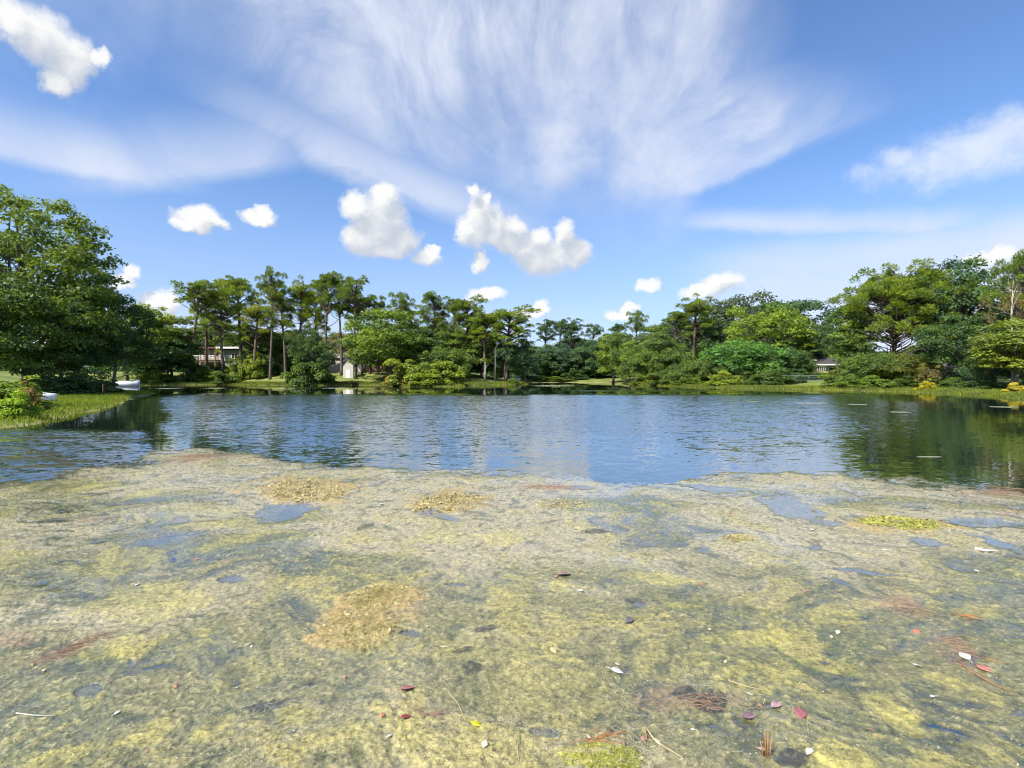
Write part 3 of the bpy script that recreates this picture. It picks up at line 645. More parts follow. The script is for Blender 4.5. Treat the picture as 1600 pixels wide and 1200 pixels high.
for (k, v_i, px, top, Y, w, tint, lab) in [
    ('round', 1, 378, 508, 130, 64, MG, 'leafy tree in the gap between deck house and tallest pine'), ('tall', 1, 462, 515, 126, 50, LG, 'fresh green tree behind the dark ragged waterside tree'), ('round', 0, 515, 520, 146, 60, MG, 'leafy green tree over the cream house roof'), ('round', 1, 575, 508, 138, 70, MG, 'green tree over the brick house roof'), ('low', 0, 425, 545, 118, 56, DG, 'dark low tree at the foot of the tallest flat-topped pine'),
    ('shrub', 0, 308, 567, 112, 36, MG, 'green shrub hiding the foot of the timber deck posts'), ('shrub', 1, 348, 566, 114, 34, MG, 'green shrub against the sage wall of the deck house'),
    ('tall', 0, 318, 512, 136, 60, MG, 'leafy green tree above the timber deck house'), ('tall', 1, 352, 505, 138, 60, MG, 'leafy green tree behind the timber deck house'),
    ('round', 0, 408, 515, 118, 56, MG, 'rounded green tree among the pine trunks beside the deck house'), ('round', 1, 440, 520, 122, 66, LG, 'bright green rounded tree among the pine trunks'),
    ('shrub', 0, 376, 556, 112, 34, YG, 'yellow-green shrub in front of the deck house wall'), ('shrub', 1, 398, 550, 112, 30, YG, 'tall yellow-green shrub between two pine trunks'),
    ('shrub', 2, 322, 572, 108, 50, LG, 'green shrub under the timber deck'), ('shrub', 0, 352, 580, 104, 40, MG, 'low dark shrub at the water below the timber deck'),
    ('lacy', 1, 484, 516, 98, 58, DG, 'dark ragged tree at the waterline beside the white shed'), ('shrub', 1, 482, 554, 97, 66, MG, 'broad dark green shrub overhanging the water at the ragged tree'),
    ('shrub', 2, 512, 580, 102, 28, DG, 'low dark shrub on the bank below the cream house'),
    ('lacy', 0, 538, 520, 140, 70, (0.10, 0.105, 0.075), 'thin grey-leaved tree behind the white shed'),
    ('oak', 0, 610, 484, 108, 128, LG, 'large rounded green tree with billowing crown beside the brick house'), ('low', 0, 618, 530, 112, 70, MG, 'low green tree in front of the brick house'),
    ('lacy', 1, 592, 545, 115, 36, MG, 'small open tree on the lawn beside the brick house'),
    ('tall', 0, 668, 516, 112, 60, BG, 'dark bluish evergreen tree beside the large rounded tree'), ('round', 0, 640, 520, 118, 60, MG, 'green tree between the rounded tree and the evergreen'),
    ('round', 1, 705, 522, 116, 80, PG, 'olive green tree behind the bright lakeside thicket'), ('low', 1, 690, 540, 108, 90, MG, 'leafy low tree behind the bright lakeside thicket'),
    ('round', 0, 752, 520, 116, 70, MG, 'green tree beside the pale bare trunk'), ('low', 0, 795, 535, 114, 76, BG, 'dark green tree where the far cove opens'), ('low', 1, 735, 545, 125, 70, DG, 'dark shady tree behind the pale bare trunk'),
    ('shrub', 0, 645, 562, 91, 72, YG, 'bright yellow-green thicket at the water, its rounded part'), ('shrub', 2, 695, 556, 92, 66, YG, 'bright yellow-green thicket at the water, its taller part'),
    ('shrub', 1, 620, 580, 90, 42, (0.15, 0.14, 0.05), 'straw-coloured low shrub at the end of the bright thicket'), ('shrub', 1, 670, 578, 89, 60, YG, 'low front part of the bright yellow-green thicket'),
    ('shrub', 2, 802, 589, 106, 24, LG, 'small green shrub on the sandy bank at the far cove')]:
    tree(k, v_i, px, top, Y, w, tint, lab)
G2 = 'pines in the middle of the far bank'
for (var, px, top, Y, w, tint, lab) in [(3, 628, 455, 112, 54, PD, 'lone pine crown rising over the large rounded green tree'), (4, 684, 456, 114, 56, PD, 'pine rising above the dark bluish evergreen tree'), (0, 704, 466, 116, 50, PD, 'pine close behind the pine above the dark evergreen'), (5, 726, 462, 114, 58, PD, 'pine rising above the taller part of the bright thicket'), (2, 757, 482, 112, 60, PG, 'olive pine rising above the hooked pale trunk'), (1, 650, 480, 118, 48, PG, 'small pine between the rounded tree and the dark evergreen')]:
    tree('pine', var, px, top, Y, w, tint, lab, G2)
tree('pine', 5, 790, 477, 110, 82, PG, 'broad-crowned pine standing where the far cove opens')
# cove
G3 = 'pines at the head of the far cove'
for (var, px, top, Y, w) in [(4, 850, 500, 165, 40), (1, 870, 498, 168, 34), (2, 890, 497, 166, 40), (3, 928, 505, 165, 42), (0, 965, 505, 160, 34)]:
    tree('pine', var, px, top, Y, w, BG, 'distant pine above the dark trees at the head of the cove', G3)
tree('pine', 3, 997, 484, 122, 44, PD, 'round-topped pine on the point right of the cove head')
G4 = 'dark trees round the far cove'
for (k, v_i, px, top, Y, w, tint) in [('low', 0, 838, 545, 150, 56, BG), ('low', 1, 868, 538, 152, 60, BG), ('round', 0, 905, 543, 150, 56, BG), ('low', 0, 930, 532, 146, 60, BG), ('round', 1, 885, 550, 156, 50, DG), ('low', 1, 820, 555, 135, 50, BG)]:
    tree(k, v_i, px, top, Y, w, tint, 'dark blue-green tree at the head of the far cove', G4)
tree('tall', 1, 958, 520, 128, 52, LG, 'fresh green narrow tree at the mouth of the cove')
tree('low', 0, 985, 545, 120, 60, MG, 'low green tree at the mouth of the cove')
tree('shrub', 0, 850, 588, 141, 40, LG, 'low green shrub on the cove bank beside the white hull'); tree('shrub', 1, 880, 590, 143, 40, MG, 'second low shrub on the cove bank')
# right-hand middle
for (k, v_i, px, top, Y, w, tint, lab) in [
    ('oak', 1, 1030, 520, 106, 108, MG, 'broad leafy green tree left of the wooden rail'), ('low', 1, 1000, 535, 104, 70, LG, 'green tree with lighter leaves at the cove mouth'),
    ('low', 0, 1060, 550, 98, 80, MG, 'low-branched tree over the wooden rail'),
    ('oak', 2, 1140, 464, 132, 120, (0.045, 0.062, 0.048), 'tall grey-green oak behind the lime green tree'), ('oak', 0, 1232, 470, 128, 120, BG, 'dark blue-green oak behind the lime green tree'),
    ('oak', 1, 1100, 500, 124, 90, DG, 'dark oak beneath the tall pine beside the cove'),
    ('oak', 2, 1200, 479, 98, 104, (0.105, 0.150, 0.026), 'lime green round-topped tree above the shaded bank'), ('low', 1, 1160, 530, 92, 112, (0.055, 0.120, 0.036), 'dense green tree reaching the ground below the lime green tree'),
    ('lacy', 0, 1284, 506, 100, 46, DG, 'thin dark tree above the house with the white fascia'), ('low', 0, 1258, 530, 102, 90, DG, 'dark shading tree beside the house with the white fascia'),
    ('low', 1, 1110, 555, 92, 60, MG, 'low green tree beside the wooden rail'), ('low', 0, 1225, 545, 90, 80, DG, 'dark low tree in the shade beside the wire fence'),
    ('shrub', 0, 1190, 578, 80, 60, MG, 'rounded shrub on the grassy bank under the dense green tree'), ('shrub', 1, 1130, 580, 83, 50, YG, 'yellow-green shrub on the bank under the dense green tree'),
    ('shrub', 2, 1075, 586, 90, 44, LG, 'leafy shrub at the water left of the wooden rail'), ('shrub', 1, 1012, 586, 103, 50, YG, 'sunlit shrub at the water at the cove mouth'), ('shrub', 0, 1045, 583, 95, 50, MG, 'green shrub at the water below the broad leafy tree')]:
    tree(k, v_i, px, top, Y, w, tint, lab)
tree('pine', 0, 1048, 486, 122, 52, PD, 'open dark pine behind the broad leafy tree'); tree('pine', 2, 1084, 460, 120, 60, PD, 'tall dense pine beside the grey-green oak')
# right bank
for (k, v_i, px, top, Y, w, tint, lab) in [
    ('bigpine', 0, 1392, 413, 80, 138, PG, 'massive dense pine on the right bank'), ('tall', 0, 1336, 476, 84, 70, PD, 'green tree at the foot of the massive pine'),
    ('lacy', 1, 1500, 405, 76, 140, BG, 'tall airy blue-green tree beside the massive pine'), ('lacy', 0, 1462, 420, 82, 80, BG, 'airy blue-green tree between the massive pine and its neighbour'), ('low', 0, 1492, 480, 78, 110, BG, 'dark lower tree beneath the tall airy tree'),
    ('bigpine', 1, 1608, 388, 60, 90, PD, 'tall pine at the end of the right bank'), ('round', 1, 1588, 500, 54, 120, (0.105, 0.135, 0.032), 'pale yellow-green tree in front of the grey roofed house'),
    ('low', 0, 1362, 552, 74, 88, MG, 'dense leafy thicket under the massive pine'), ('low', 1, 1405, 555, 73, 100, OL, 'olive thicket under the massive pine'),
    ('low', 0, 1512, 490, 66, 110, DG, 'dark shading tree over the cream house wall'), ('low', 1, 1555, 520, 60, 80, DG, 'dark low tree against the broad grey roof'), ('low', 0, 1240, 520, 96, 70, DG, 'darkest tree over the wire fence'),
    ('shrub', 0, 1236, 572, 86, 46, DG, 'dark shrub added as shade behind the wire fence'), ('shrub', 2, 1262, 579, 82, 44, DG, 'low dark shrub added as shade behind the wire fence before the porch'), ('shrub', 1, 1222, 576, 80, 54, DG, 'wide dark shrub added as shade at the start of the wire fence'), ('shrub', 2, 1288, 581, 81, 40, DG, 'dark shrub added as shade between the wire fence and the bungalow wall'),  # dark shrubs added to stand for the deep shade behind the fence
    ('low', 1, 1690, 480, 50, 140, MG, 'green tree past the grey roofed house'),
    ('shrub', 0, 1325, 585, 69, 60, LG, 'bright green ground shrub beside the wire fence'), ('shrub', 1, 1370, 587, 66, 60, LG, 'bright green ground shrub under the dense thicket'), ('shrub', 2, 1412, 588, 65, 60, MG, 'ground shrub under the olive thicket'),
    ('shrub', 0, 1452, 572, 63, 30, (0.09, 0.08, 0.04), 'brownish shrub beside the olive thicket'), ('shrub', 2, 1448, 592, 60, 26, (0.24, 0.22, 0.03), 'small bright yellow shrub at the water'),
    ('shrub', 1, 1590, 598, 48, 34, (0.24, 0.22, 0.04), 'yellow shrub on the grass at the grey roofed house'), ('shrub', 0, 1480, 590, 61, 40, MG, 'dark shrub in front of the cream house wall'), ('shrub', 2, 1522, 592, 58, 40, DG, 'dark shrub at the corner of the grey roofed house'),
    ('shrub', 1, 1545, 594, 56, 36, DG, 'second dark shrub along the wall of the grey roofed house'), ('shrub', 1, 1310, 578, 76, 36, OL, 'olive shrub hiding the end of the wire fence')]:
    tree(k, v_i, px, top, Y, w, tint, lab)
# a leafless pale tree at the right edge
rg = np.random.default_rng(77); mb = MB(); bx0 = at(1582, 600, 57); zb = gz(bx0[0], 57)
o = empty('bare_tree', (bx0[0], 57, zb))
mb.tube([(0, 0, -.1), (.05, 0, 4), (-.05, .1, 8), (.1, 0, 12)], [.15, .10, .06, .012], 8)
for (z0, dx_, dz_) in [(7, -2.2, 2.2), (7.5, 1.0, 3.2), (8.5, -.7, 3.5), (9.2, .9, 2.4), (6, 1.6, 2.0), (8, -1.4, 1.2)]:
    limb(mb, (0, 0, z0), (dx_, rg.normal()*0.6, z0+dz_), .038, .008, rg, .14, 6, 4)
    for j in range(3): limb(mb, (dx_*.6, 0, z0+dz_*.6), (dx_*.6+rg.normal()*.7, rg.normal()*.6, z0+dz_*.6+abs(rg.normal())*.9), .014, .004, rg, .1, 4, 2)
t = mb.build('trunk', M_PALE, o, True)
cP = np.concatenate([np.array([rg.normal()*1.1, rg.normal()*.8, rg.uniform(7.5, 11.6)])+rg.normal(size=(60, 3))*.3 for _ in range(16)]); s = .13*rg.uniform(.6, 1.3, len(cP)); V, Fq = cards(cP, rg.normal(size=cP.shape)+np.array([0, 0, .5]), s, s*.5, rg)
cm = np_mesh('crown', V, Fq, {'tone': ('FLOAT', rg.random(len(V)))}); cm.materials.append(M_LEAF); c_ = link('crown', cm, o); c_.color = (0.24, 0.19, 0.10, 1)
tag(o, 'half bare tree with pale branches and rusty leaves at the right bank', 'tree')
# pale dead trunks on the lawn
for (px, top, base, lab, tipx) in [(758, 562, 592, 'pale bare trunk with a hooked top standing on the lawn', 750), (774, 535, 593, 'greyish leaning trunk on the sandy bank', 782)]:
    Y0 = 108; x = (px-800)/F*Y0; z0 = gz(x, Y0); H = CAMH+(HZ-top)/F*Y0-z0; dxm = (tipx-px)/F*Y0
    o = empty('tree_trunk', (x, Y0, z0)); mb = MB()
    mb.tube([(0, 0, -.1), (0.03, 0, H*.5), (0, .05, H*.85), (dxm*.6, .05, H*.98), (dxm, 0, H)], [.19, .14, .10, .07, .02], 8); pm = M_PALE if px == 758 else M_BARK2; mb.build('trunk', pm, o, True)
    mb = MB(); limb(mb, (0, 0, H*.6), (.8, .2, H*.8), .08, .02, rg); mb.build('branch', pm, o, True)
    tag(o, lab, 'tree')
# small trunks on the lawn by the brick house
for (px, top) in [(566, 552), (578, 548)]:
    tree('pine', 1, px, 470 if px == 566 else 462, 116, 40, PD, 'thin pine on the lawn in front of the brick house', 'thin pines before the brick house')
for (k, v_i, px, top, Y, w, tint, lab) in [
    ('round', 0, 690, 500, 140, 70, MG, 'rounded tree filling in behind the evergreen'), ('oak', 1, 745, 505, 142, 80, PG, 'olive tree filling in behind the hooked pale trunk'), ('oak', 0, 830, 540, 172, 70, DG, 'far dark tree in the gap before the cove pines'),
    ('oak', 2, 905, 528, 178, 90, BG, 'far broad blue-green tree behind the cove pines'), ('oak', 1, 955, 530, 165, 80, BG, 'far blue-green tree behind the narrow fresh green tree'), ('oak', 0, 1015, 508, 138, 80, MG, 'green tree behind the round-topped pine on the point'),
    ('oak', 2, 1070, 500, 140, 90, DG, 'dark tree filling in under the open dark pine'), ('round', 1, 640, 505, 140, 70, MG, 'leafy tree behind the large rounded green tree'), ('oak', 0, 1180, 475, 140, 110, DG, 'dark oak between the grey-green and the blue-green oak')]:
    tree(k, v_i, px, top, Y, w, tint, lab)
# far filler behind everything
G5 = 'distant trees closing the skyline'
for i in range(46):
    px = -240+i*45+trng.uniform(-14, 14); Y = trng.uniform(168, 215); top = trng.uniform(538, 562)
    tree(trng.choice(('low', 'oak', 'round')), i, px, top, Y, trng.uniform(52, 80), trng.choice((DG, BG, MG)), 'distant dark green tree seen between the nearer trunks', G5)
G6 = 'distant undergrowth behind the banks'; k_ = 0
for i in range(90):
    px = -200+i*22+trng.uniform(-8, 8); Y = trng.uniform(142, 165); x = (px-800)/F*Y
    if lake_sd(np.array([x]), np.array([Y]))[0] < 7: continue
    tree('shrub', i, px, trng.uniform(562, 576), Y, trng.uniform(34, 50), trng.choice((DG, DG, BG)), 'dark undergrowth shrub in the shade far behind the bank', G6)
# left front shrubs on the point
tree('shrub', 0, 6, 588, 27, 96, (0.12, 0.165, 0.028), 'bright green leafy bush at the root of the grassy point'); tree('shrub', 2, 46, 596, 25, 38, (0.13, 0.10, 0.05), 'brownish bush with bright leaves on the grassy point')
tree('shrub', 1, -60, 590, 22, 120, LG, 'leafy green bush at the near end of the left bank'); tree('shrub', 1, 20, 612, 22, 60, (0.13, 0.20, 0.03), 'small bright bush at the waterline of the left bank')
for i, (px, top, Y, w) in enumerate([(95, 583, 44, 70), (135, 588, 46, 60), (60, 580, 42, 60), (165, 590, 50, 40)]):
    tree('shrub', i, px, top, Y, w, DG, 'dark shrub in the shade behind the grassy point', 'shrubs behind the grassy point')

# ------------------------------------------------------------------ grass and reeds
def blades(name, X_, Y_, h, w, tint, label, cat, seed):
    rng = np.random.default_rng(seed); Z_ = ground_h(X_, Y_); k = len(X_)
    a = rng.uniform(0, 6.28, k); hh = h*rng.uniform(0.5, 1.25, k); ww = w*rng.uniform(.7, 1.3, k)
    lx, ly = rng.normal(size=k)*.28*hh, rng.normal(size=k)*.28*hh
    B = np.stack([X_, Y_, np.maximum(Z_, -0.1)-.02], -1); S = np.stack([np.cos(a)*ww, np.sin(a)*ww, 0*a], -1)
    Md = B+np.stack([lx*.35, ly*.35, hh*.6], -1); Tp = B+np.stack([lx, ly, hh], -1)
    V = np.stack([B-S, B+S, Md+S*.7, Tp, Md-S*.7], 1).reshape(-1, 3); Fq = np.arange(k*5).reshape(-1, 5)
    me = np_mesh(name, V, Fq, {'tone': ('FLOAT', np.repeat(np.clip(.5+.5*fbm(X_*.4, Y_*.4, 3, seed)+rng.normal(size=k)*.2, 0, 1), 5))}); me.materials.append(M_GRASS)
    o = link(name, me); o.color = tint+(1,); return tag(o, label, cat, kind='stuff')
rg = np.random.default_rng(9)
def scatter(n, x0, x1, y0, y1, dlo, dhi, dens=None):
    x = rg.uniform(x0, x1, n); y = rg.uniform(y0, y1, n); d = lake_sd(x, y); k = (d > dlo) & (d < dhi); x, y, d = x[k], y[k], d[k]
    return x, y
x, y = scatter(160000, -60, -17, 12, 60, -.15, 14); k = rg.random(len(x)) < np.clip(1.1-lake_sd(x, y)/16, .2, 1)
blades('grass', x[k][:70000], y[k][:70000], .22, .014, (0.21, 0.28, 0.05), 'sunlit grass covering the low point on the left', 'grass', 3)
x, y = scatter(420000, 22, 70, 30, 100, -.3, 3.6); blades('grass', x[:40000], y[:40000], .32, .025, (0.20, 0.25, 0.06), 'tall yellow-green shore grass along the right bank', 'grass', 4)
x, y = scatter(420000, -76, 34, 84, 118, -.3, 5.0); blades('grass', x[:36000], y[:36000], .38, .035, (0.19, 0.24, 0.06), 'short shore grass along the far bank', 'grass', 5)

# ------------------------------------------------------------------ houses
M_CREAM = plain('cream_siding', (0.62, 0.56, 0.46)); M_WHITE = plain('white_paint', (0.80, 0.80, 0.78), .6, .12); M_BRICK = plain('brick_wall', (0.34, 0.15, 0.10), .9, .4, 30)
M_ROOF = plain('dark_shingle', (0.075, 0.07, 0.07), .9, .35, 20); M_ROOFG = plain('grey_shingle', (0.12, 0.108, 0.098), .9, .3, 20); M_SAGE = plain('sage_siding', (0.21, 0.24, 0.19))
M_BLUE = plain('blue_grey_siding', (0.33, 0.40, 0.46)); M_TIMBER = plain('red_timber', (0.36, 0.16, 0.11), .8, .35, 9); M_DTIMBER = plain('dark_timber', (0.07, 0.05, 0.04), .8, .3)
M_GLASS = plain('window_glass', (0.03, 0.035, 0.04), .08, .1, 3, 0, .6); M_WOOD = plain('weathered_wood', (0.40, 0.33, 0.25), .85, .4, 12); M_GALV = plain('galvanised_steel', (0.50, 0.54, 0.52), .45, .2, 8, .5)
M_TAN = plain('tan_siding', (0.33, 0.27, 0.22))
def window(par, x0, x1, z0, z1, y, fm=M_WHITE):
    w = MB().box(x0, x1, y-.03, y+.02, z0, z1).build('window', M_GLASS, par); f = MB(); e = .09
    f.box(x0-e, x1+e, y-.07, y-.031, z1, z1+e).box(x0-e, x1+e, y-.07, y-.031, z0-e, z0).box(x0-e, x0, y-.07, y-.031, z0, z1).box(x1, x1+e, y-.07, y-.031, z0, z1)
    xm = (x0+x1)/2; f.box(xm-.03, xm+.03, y-.06, y-.031, z0, z1); f.build('frame', fm, w)
def door(par, x0, x1, z0, z1, y, m_):
    d = MB().box(x0, x1, y-.05, y+.02, z0, z1).build('door', m_, par); MB().box(x1-.16, x1-.1, y-.1, y-.051, z0+.95, z0+1.05).build('handle', M_GALV, d)
# 1: house with a timber deck on the left
Y0 = 122.; xl = (298-800)/F*Y0; g0 = gz(xl+5, Y0)
o = empty('deck_house', (xl, Y0, g0)); zt = CAMH+(HZ-543)/F*Y0-g0; zd = CAMH+(HZ-562)/F*Y0-g0
MB().box(4.9, 13.5, 3.0, 10, -.3, zt-.35).build('wall', M_SAGE, o); r = MB().box(-.4, 14, 2.0, 10.5, zt-.1, zt+.25).build('roof', M_ROOFG, o); MB().box(4.6, 14.1, 1.93, 1.999, zt-.15, zt+.3).build('fascia', M_WHITE, r)
MB().box(0, 4.85, 3.2, 10, -.3, zt-.36).build('wall', M_TAN, o)
MB().box(-.2, 5.6, .6, 2.98, zd-.25, zd-.02).build('deck', M_DTIMBER, o)
for i, px_ in enumerate((0, 1.9, 3.7, 5.4)):
    MB().box(px_-.09, px_+.09, .65, .83, -.3, zt-.12).build('post', M_TIMBER, o)
MB().box(-.3, 5.6, .62, .86, zt-.11, zt+.1).build('beam', M_TIMBER, o)
ra = MB().box(0, 5.5, .68, .76, zd+.95, zd+1.05).build('railing', M_WHITE, o)
for i in range(19): MB().box(.1+i*.29, .16+i*.29, .70, .74, zd, zd+.949).build('baluster', M_WHITE, ra)
window(o, .9, 2.0, zd+.7, zd+1.9, 3.2); window(o, 2.7, 3.9, zd+.7, zd+1.9, 3.2); window(o, 8.2, 9.6, zd+.4, zd+1.6, 3.0); window(o, 11, 12.4, zd+.4, zd+1.6, 3.0); door(o, 5.2, 6.2, zd, zd+2.1, 3.0, M_WHITE)
tag(o, 'raised house with reddish timber deck and white railing among the pines', 'house')
# 2: cream house
Y0 = 132.; x0_ = (496-800)/F*Y0; g0 = gz(x0_+3, Y0); o = empty('cream_house', (x0_, Y0, g0)); H = CAMH+(HZ-558)/F*Y0-g0
MB().box(0, 7.2, 0, 8, -.3, H).build('wall', M_CREAM, o); r = MB().gable(-.4, 7.6, -.5, 8.5, H+.003, H+1.9, 'x').build('roof', M_ROOFG, o); MB().box(-.4, 7.6, -.57, -.503, H-.12, H+.10).build('fascia', M_WHITE, r)
window(o, 3.5, 4.7, H-1.9, H-.8, 0); window(o, .9, 2.1, H-1.9, H-.8, 0); tag(o, 'cream house with a dark window behind the pine trunks', 'house')
# 3: white shed and brick house
Y0 = 111.; x0_ = (536-800)/F*Y0; g0 = gz(x0_+1, Y0); o = empty('garden_shed', (x0_, Y0, g0)); H = CAMH+(HZ-570)/F*Y0-g0; Hp = CAMH+(HZ-561)/F*Y0-g0
wl = MB().box(0, 2.2, 0, 2.8, -.3, H); wl.gable(0, 2.2, 0, 2.8, H+.001, Hp, 'y'); wl.build('wall', plain('off_white_boards', (0.56, 0.53, 0.47), .7, .3, 5), o)
r = MB()
for s_ in (-1, 1):
    xe = 1.1+s_*1.32; ze = H-(Hp-H)*.2; r.add([(xe, -.15, ze+.02), (1.1, -.15, Hp+.02), (1.1, 2.95, Hp+.02), (xe, 2.95, ze+.02), (xe, -.15, ze+.1), (1.1, -.15, Hp+.1), (1.1, 2.95, Hp+.1), (xe, 2.95, ze+.1)], [(0,1,2,3),(4,7,6,5),(0,4,5,1),(3,2,6,7),(0,3,7,4),(1,5,6,2)])
r.build('roof', M_ROOFG, o); door(o, .65, 1.5, -.1, 1.75, 0, M_WHITE); tag(o, 'small white shed with a steep gable on the sunny lawn', 'shed')
Y0 = 128.; x0_ = (534-800)/F*Y0; g0 = gz(x0_+5, Y0); o = empty('brick_house', (x0_, Y0, g0)); H = CAMH+(HZ-566)/F*Y0-g0
MB().box(0, 11, 0, 7, -.3, H).build('wall', M_BRICK, o); MB().gable(-.4, 11.4, -.5, 7.5, H+.003, H+1.7, 'x').build('roof', M_ROOF, o)
window(o, .4, 1.5, H-1.9, H-.6, 0); window(o, 5.6, 7.0, H-1.7, H-.6, 0); window(o, 8.4, 9.6, H-1.7, H-.6, 0); door(o, 4.0, 4.9, 0, 2.05, 0, M_WHITE); tag(o, 'low brick house in the shade behind the white shed', 'house')
# 4: right house
Y0 = 92.; x0_ = (1266-800)/F*Y0; g0 = gz(x0_+3, Y0); o = empty('bungalow', (x0_, Y0, g0)); H = CAMH+(HZ-569)/F*Y0-g0
MB().box(2.6, 9.5, .0, 7, -.3, H-.1).build('wall', M_BLUE, o); MB().box(0, 2.55, 1.5, 7, -.3, H-.1).build('wall', M_BLUE, o)
r = MB().gable(-.6, 10, -.7, 7.7, H-.09, H+1.4, 'x').build('roof', M_ROOF, o); MB().box(-.6, 10, -.78, -.703, H-.22, H+.02).build('fascia', M_WHITE, r)
for x_ in (.0, 1.4): MB().box(x_, x_+.12, -.4, -.28, -.3, H-.1).build('post', M_TIMBER, o)
MB().box(-.4, 2.5, -.45, 1.45, -.35, .12).build('porch', M_WOOD, o); ra = MB().box(-.4, 2.5, -.52, -.452, .75, .95).build('railing', M_WHITE, o)
for i in range(9): MB().box(-.35+i*.34, -.29+i*.34, -.51, -.46, .121, .749).build('baluster', M_WHITE, ra)
window(o, 3.4, 4.8, H-1.7, H-.6, 0); window(o, 6.4, 7.8, H-1.7, H-.6, 0); door(o, 1.2, 2.1, 0.13, 2.1, 1.5, M_WHITE); tag(o, 'blue-grey bungalow with white fascia and small porch behind the wire fence', 'house')
# 5: grey roofed house at far right
Y0 = 72.; x0_ = (1470-800)/F*Y0; g0 = gz(x0_+6, Y0); o = empty('roofed_house', (x0_, Y0, g0)); H = CAMH+(HZ-577)/F*Y0-g0
MB().box(0, 14, 0, 8, -.3, H).build('wall', M_CREAM, o); MB().gable(4.2, 15, -1.2, 9, H+.003, CAMH+(HZ-548)/F*Y0-g0, 'x').build('roof', M_ROOFG, o); MB().gable(-.5, 4.19, -.6, 8.6, H+.003, H+1.3, 'x').build('roof', M_ROOFG, o)
window(o, 1.6, 2.6, H-1.5, H-.4, 0); window(o, 5.0, 6.4, H-1.5, H-.4, 0); window(o, 9.0, 10.4, H-1.5, H-.4, 0); door(o, 3.1, 4.0, -.1, H-.15, 0, M_DTIMBER); tag(o, 'cream house with a broad grey roof shaded by trees on the right bank', 'house')

# wire fence
M_FENCE = plain('green_coated_wire', (0.13, 0.20, 0.18), .5)
fx0, fx1, Yf = (1222-800)/F*78, (1306-800)/F*78, 78.; o = empty('wire_fence', (fx0, Yf, gz((fx0+fx1)/2, Yf))); L = fx1-fx0
for i in range(5): MB().tube([(L*i/4, 0, -.3), (L*i/4, 0, 1.12)], .035, 8).build('post', M_FENCE, o)
MB().tube([(0, 0, 1.08), (L, 0, 1.08)], .022, 6).build('top_rail', M_GALV, o); mb = MB()
n_ = int(L/.16)
for i in range(n_):
    mb.tube([(i*L/n_, .0, .05), (min(L, i*L/n_+1.0), 0, 1.05)], .006, 3, False); mb.tube([(min(L, i*L/n_+1.0), .01, .05), (i*L/n_, .01, 1.05)], .006, 3, False)
w_ = mb.build('wire_mesh', M_FENCE, o); w_['kind'] = 'stuff'; tag(o, 'low green wire fence in front of the bungalow', 'fence')
# wooden rail at the bank
x_, y_ = (1084-800)/F*93, 93.; o = empty('wooden_rail', (x_, y_, gz(x_, y_)))
for q_ in (0, 1.2): MB().box(q_-.09, q_+.09, -.09, .09, -.3, 1.05).build('post', M_WOOD, o)
MB().box(-.1, 2.0, -.15, -.091, .86, 1.03).build('rail', M_WOOD, o); tag(o, 'short weathered wooden post and rail on the grassy bank', 'rail')
# small dark landing at the bank
x_, y_ = (550-800)/F*101, 101.; o = empty('landing', (x_, y_, 0.0))
for i in range(6): MB().box(i*.19, i*.19+.17, -1.6, .6, .50, .55).build('plank', M_DTIMBER, o)
for (a, b) in ((.05, -1.5), (1.05, -1.5), (.05, .3), (1.05, .3)): MB().box(a-.05, a+.05, b-.05, b+.05, -.5, .95).build('post', M_DTIMBER, o)
tag(o, 'small dark wooden landing at the water below the white shed', 'dock')
# post on the grassy point
x_, y_ = at(161, 606, 44)[0], 44.; mb = MB(); mb.tube([(0, 0, -.2), (.02, 0, .5), (0, 0, .95), (0, 0, 1.0)], [.085, .08, .075, .05], 9); o = mb.build('wooden_post', M_DTIMBER, None, True); o.location = (x_, y_, gz(x_, y_)); tag(o, 'short dark wooden post in the grass of the point', 'post')

# boats
def hull(name, L, B, D, m_hull, m_in, parent):
    """an open hull, bow towards +x, as shell with thickness"""
    S = []; n_ = 13
    for i in range(n_):
        t = i/(n_-1); x_ = -L/2+L*t; b = B/2*(1-max(0, (t-.55)/.45)**2.2)*(.86+.14*min(1, t*4)); k = .12*max(0, (t-.5)/.5)**2*D*2.2
        S.append([(x_, -b, D+k*.7), (x_, -b*.86, D*.42+k*.5), (x_, -b*.55, k*.6), (x_, 0, k*.5-.03), (x_, b*.55, k*.6), (x_, b*.86, D*.42+k*.5), (x_, b, D+k*.7)])
    V = [v for r in S for v in r]; Fs = []
    for i in range(n_-1):
        for j in range(6): Fs.append((i*7+j, i*7+j+1, (i+1)*7+j+1, (i+1)*7+j))
    Fs.append(tuple(range(6, -1, -1)))
    me = bpy.data.meshes.new(name); me.from_pydata(V, [], Fs); me.update(); me.polygons.foreach_set('use_smooth', np.ones(len(me.polygons), bool))
    o = link(name, me, parent, m_hull); s = o.modifiers.new('shell', 'SOLIDIFY'); s.thickness = .04; s.offset = -1
    g = MB()
    for j in (0, 6): g.tube([S[i][j] for i in range(n_)], .03, 6)
    g.build('gunwale', m_in, parent); return o
M_ALU = plain('boat_white', (0.78, 0.79, 0.80), .4, .1, 4); M_TRIM = plain('boat_trim', (0.30, 0.32, 0.34), .5)
x_, y_ = (200-800)/F*89, 89.; o = empty('boat', (x_, y_, -.08), .06); hull('hull', 4.0, 1.7, 1.05, M_ALU, M_TRIM, o)
for q_ in (-1.0, .4): MB().box(q_-.16, q_+.16, -.66, .66, .66, .70).build('bench', M_TRIM, o)
MB().box(-2.2, -1.95, -.16, .16, .3, 1.0).build('outboard_motor', M_DTIMBER, o); tag(o, 'white open boat moored at the shaded bank behind the grassy point', 'boat')
